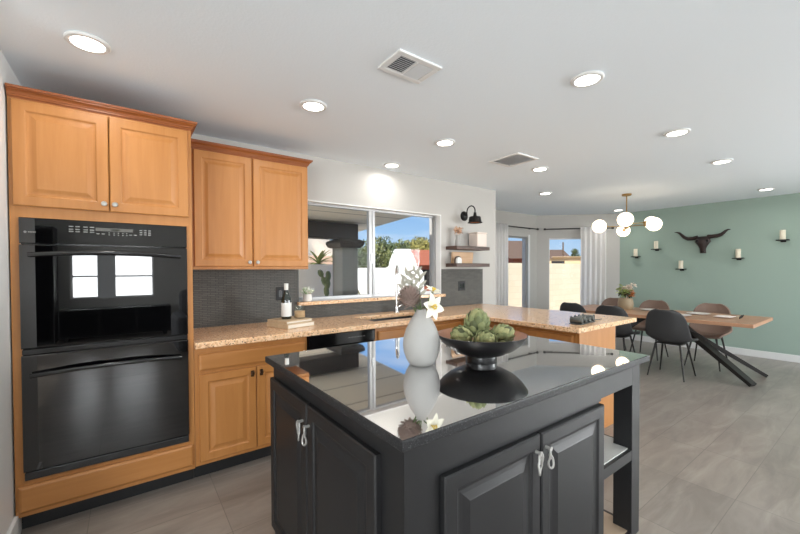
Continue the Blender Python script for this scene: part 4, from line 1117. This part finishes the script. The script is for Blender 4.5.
def tree(p, h, r, m, n, lab, seed, trunk=.12):
    rnd = random.Random(seed); p = V(p)
    t = thing('tree', lab, 'tree', tuple(p), group='trees beyond the yard wall')
    mb = MB()
    blobs = [(V((rnd.uniform(-.75, .75)*r, rnd.uniform(-.75, .75)*r, h*.36 + rnd.uniform(-.15, .62)*h*.62)), r*rnd.uniform(.4, .62)) for _ in range(14)]
    for i in range(n):
        c, br = blobs[i % len(blobs)]
        d = V((rnd.gauss(0, 1), rnd.gauss(0, 1), rnd.gauss(0, 1))).normalized()
        q = p + c + d*br*rnd.uniform(.55, 1.05)
        s_ = rnd.uniform(.12, .26)*r*.32
        a = V((rnd.gauss(0, 1), rnd.gauss(0, 1), rnd.gauss(0, 1))).normalized(); b = d.cross(a).normalized(); a = (a + d*.3).normalized()
        mb.face([q - a*s_*1.5, q - b*s_*.6, q + a*s_*1.5, q + b*s_*.6])
    mb.build('foliage', m, t, recalc=False)
    tk = MB().tube([p, p+V((.1, .05, h*.35)), p+V((-.1, 0, h*.62))], [trunk, trunk*.8, trunk*.3], 8)
    for k in range(4): tk.tube([p+V((.05, .03, h*.3)), p+blobs[k][0]], [trunk*.5, trunk*.1], 6)
    tk.build('trunk', bark, t, smooth=60)
def at(px, d): 
    q = Ud(px, 269.5, d); return (q.x, q.y, -.13)
TR = [(352, 22, 3.5, 1.2, darkleaf, 'dark bushy tree just beside patio column in the window view'),
      (366, 27, 4.2, 1.45, olive, 'olive green tree right of the sliding window bar'),
      (381, 32, 4.5, 1.7, olive, 'olive green tree behind the fireplace shoulder'),
      (393, 37.5, 5.0, 1.95, darkleaf, 'dark tree rising directly above the fireplace top'),
      (404, 43, 5.4, 2.2, olive, 'olive distant tree just left of the terracotta roof peak'),
      (417, 49.5, 6.1, 2.5, olive2, 'yellow green tree rising behind the terracotta roof'),
      (432, 30, 4.6, 1.5, olive2, 'yellow green tree by the window jamb beyond red roof'),
      (576, 50, 5.2, .8, darkleaf, 'dark tree above the tan block wall in angled bay window')]
for k, (px, d, h, r_, m, lab) in enumerate(TR): tree(at(px, d), h, r_, m, 4200, lab, 100+k)
def house(name, c, ang, L, W, H, rh, wm, rm, lab):
    o = thing(name, lab, 'house', c, ang)
    MB().box(-L/2, L/2, -W/2, W/2, 0, H).build('walls', wm, o, world=False)
    e = .4
    mb = MB(); R = [[V((x_, -W/2-e, H-.05)), V((x_, 0, H+rh)), V((x_, W/2+e, H-.05)), V((x_, 0, H+rh-.2))] for x_ in (-L/2-e, L/2+e)]
    mb.loft(R); mb.build('roof', rm, o, world=False)
    for x_ in (-L/4, L/5): MB().box(x_-.6, x_+.6, -W/2-.02, -W/2, H*.4, H*.85).build('window', darkglass, o, world=False)
    return o
q = at(427, 19); house('house', q, -.65, 1.6, 2.6, 1.75, .75, redwall, terracotta, 'small house with terracotta roof beyond fireplace')
q = at(318, 34); house('house', q, .3, 7, 6, 1.6, 1.2, tanhouse, boardm, 'pale roofed house far beyond the grey yard wall')
q = at(517, 21); house('house', q, -.5, 1.6, 2.6, 2.1, 1.0, redwall, brownroof, 'reddish house with brown roof behind narrow bay window')
q = at(547, 60); house('house', q, -.64, 4.4, 5, 3.3, 1.3, tanhouse, brownroof, 'tan house with brown gable seen in angled bay window')
q = at(566, 36); house('house', q, -.64, 6.5, 4, 2.62, .06, tanhouse, bookw, 'low tan building with dark window above block wall in angled bay window')
mb = MB(); rows = []
for i in range(61):
    x_ = -20 + 90*i/60; h_ = 13*math.exp(-((x_-38)/20)**2) + .8*math.sin(i*.9) + .5*math.sin(i*2.3)
    rows.append([mb.bm.verts.new((x_*1.2, 100 + 6*math.sin(i), -.2)), mb.bm.verts.new((x_*1.2, 108, max(.5, h_*.6))), mb.bm.verts.new((x_*1.2, 116, max(1, h_))), mb.bm.verts.new((x_*1.2, 150, -.2))])
for A, B in zip(rows, rows[1:]):
    for k in range(3): mb.bm.faces.new((A[k], A[k+1], B[k+1], B[k]))
struct(mb.build('hill', groundm, smooth=60))
# palm, cactus, pole
pt = V(at(318, 26)); pm = thing('palm_tree', 'palm tree beyond the grey yard wall left of column', 'palm', tuple(pt))
MB().tube([pt, pt+V((.05, 0, 1.9))], [.22, .2], 10).build('trunk', bark, pm, smooth=60)
mb = MB()
for k in range(34):
    an = k*2.4; tl = random.uniform(.2, 1.0); d = V((math.cos(an)*tl, math.sin(an)*tl, 1.05-tl))
    mb.leaf(pt+V((.05, 0, 1.9)), d, UP, 1.25, .11, .45, 6)
mb.build('fronds', palmleaf, pm, recalc=False)
cpos = Ud(325, 293, 7.3); cpos.z = -.05
ct = thing('prickly_cactus', 'slender jointed cactus against the grey yard wall', 'cactus', tuple(cpos))
mb = MB()
def padc(a, b, r_): mb.tube([a, V(a).lerp(V(b), .3), V(a).lerp(V(b), .7), b], [r_*.4, r_, r_, r_*.5], 8)
P0 = cpos + UP*.02
pts_ = [(327, 297), (326, 286), (322.5, 277), (319, 270)], [(326.5, 290), (328.5, 280), (328, 271)], [(325, 283), (329.5, 275)]
mb.tube([P0, Ud(327, 297, 7.3)], [.05, .05], 8)
for chain in pts_:
    W_ = [Ud(a, b, 7.3) for a, b in chain]
    for a, b in zip(W_, W_[1:]): padc(a, b, .055)
mb.build('pads', cactusm, ct, smooth=60)
q = V(at(563, 46)); o = MB().tube([q, q+UP*4.8], [.12, .08], 8).build('utility_pole', bark); tag(o, 'thin dark pole standing above roofs in angled bay window', 'pole')
q = Ud(363, 288, 10.0); q.z = -.13
tp = thing('terracotta_planter', 'terracotta planter with dry shrub between column and sliding bar', 'planter', tuple(q))
MB().lathe([(0, 0), (.16, 0), (.24, .5), (.26, .52), (.26, .58), (.22, .58), (.2, .5), (0, .5)], tuple(q), 20).build('pot', terracotta, tp, smooth=40)
mb = MB()
for k in range(60):
    d = V((random.gauss(0, 1), random.gauss(0, 1), random.uniform(.4, 1.6))); mb.leaf(q+UP*.5, d, UP, random.uniform(.3, .7), .03, .3, 4)
mb.build('shrub', olive2, tp, recalc=False)
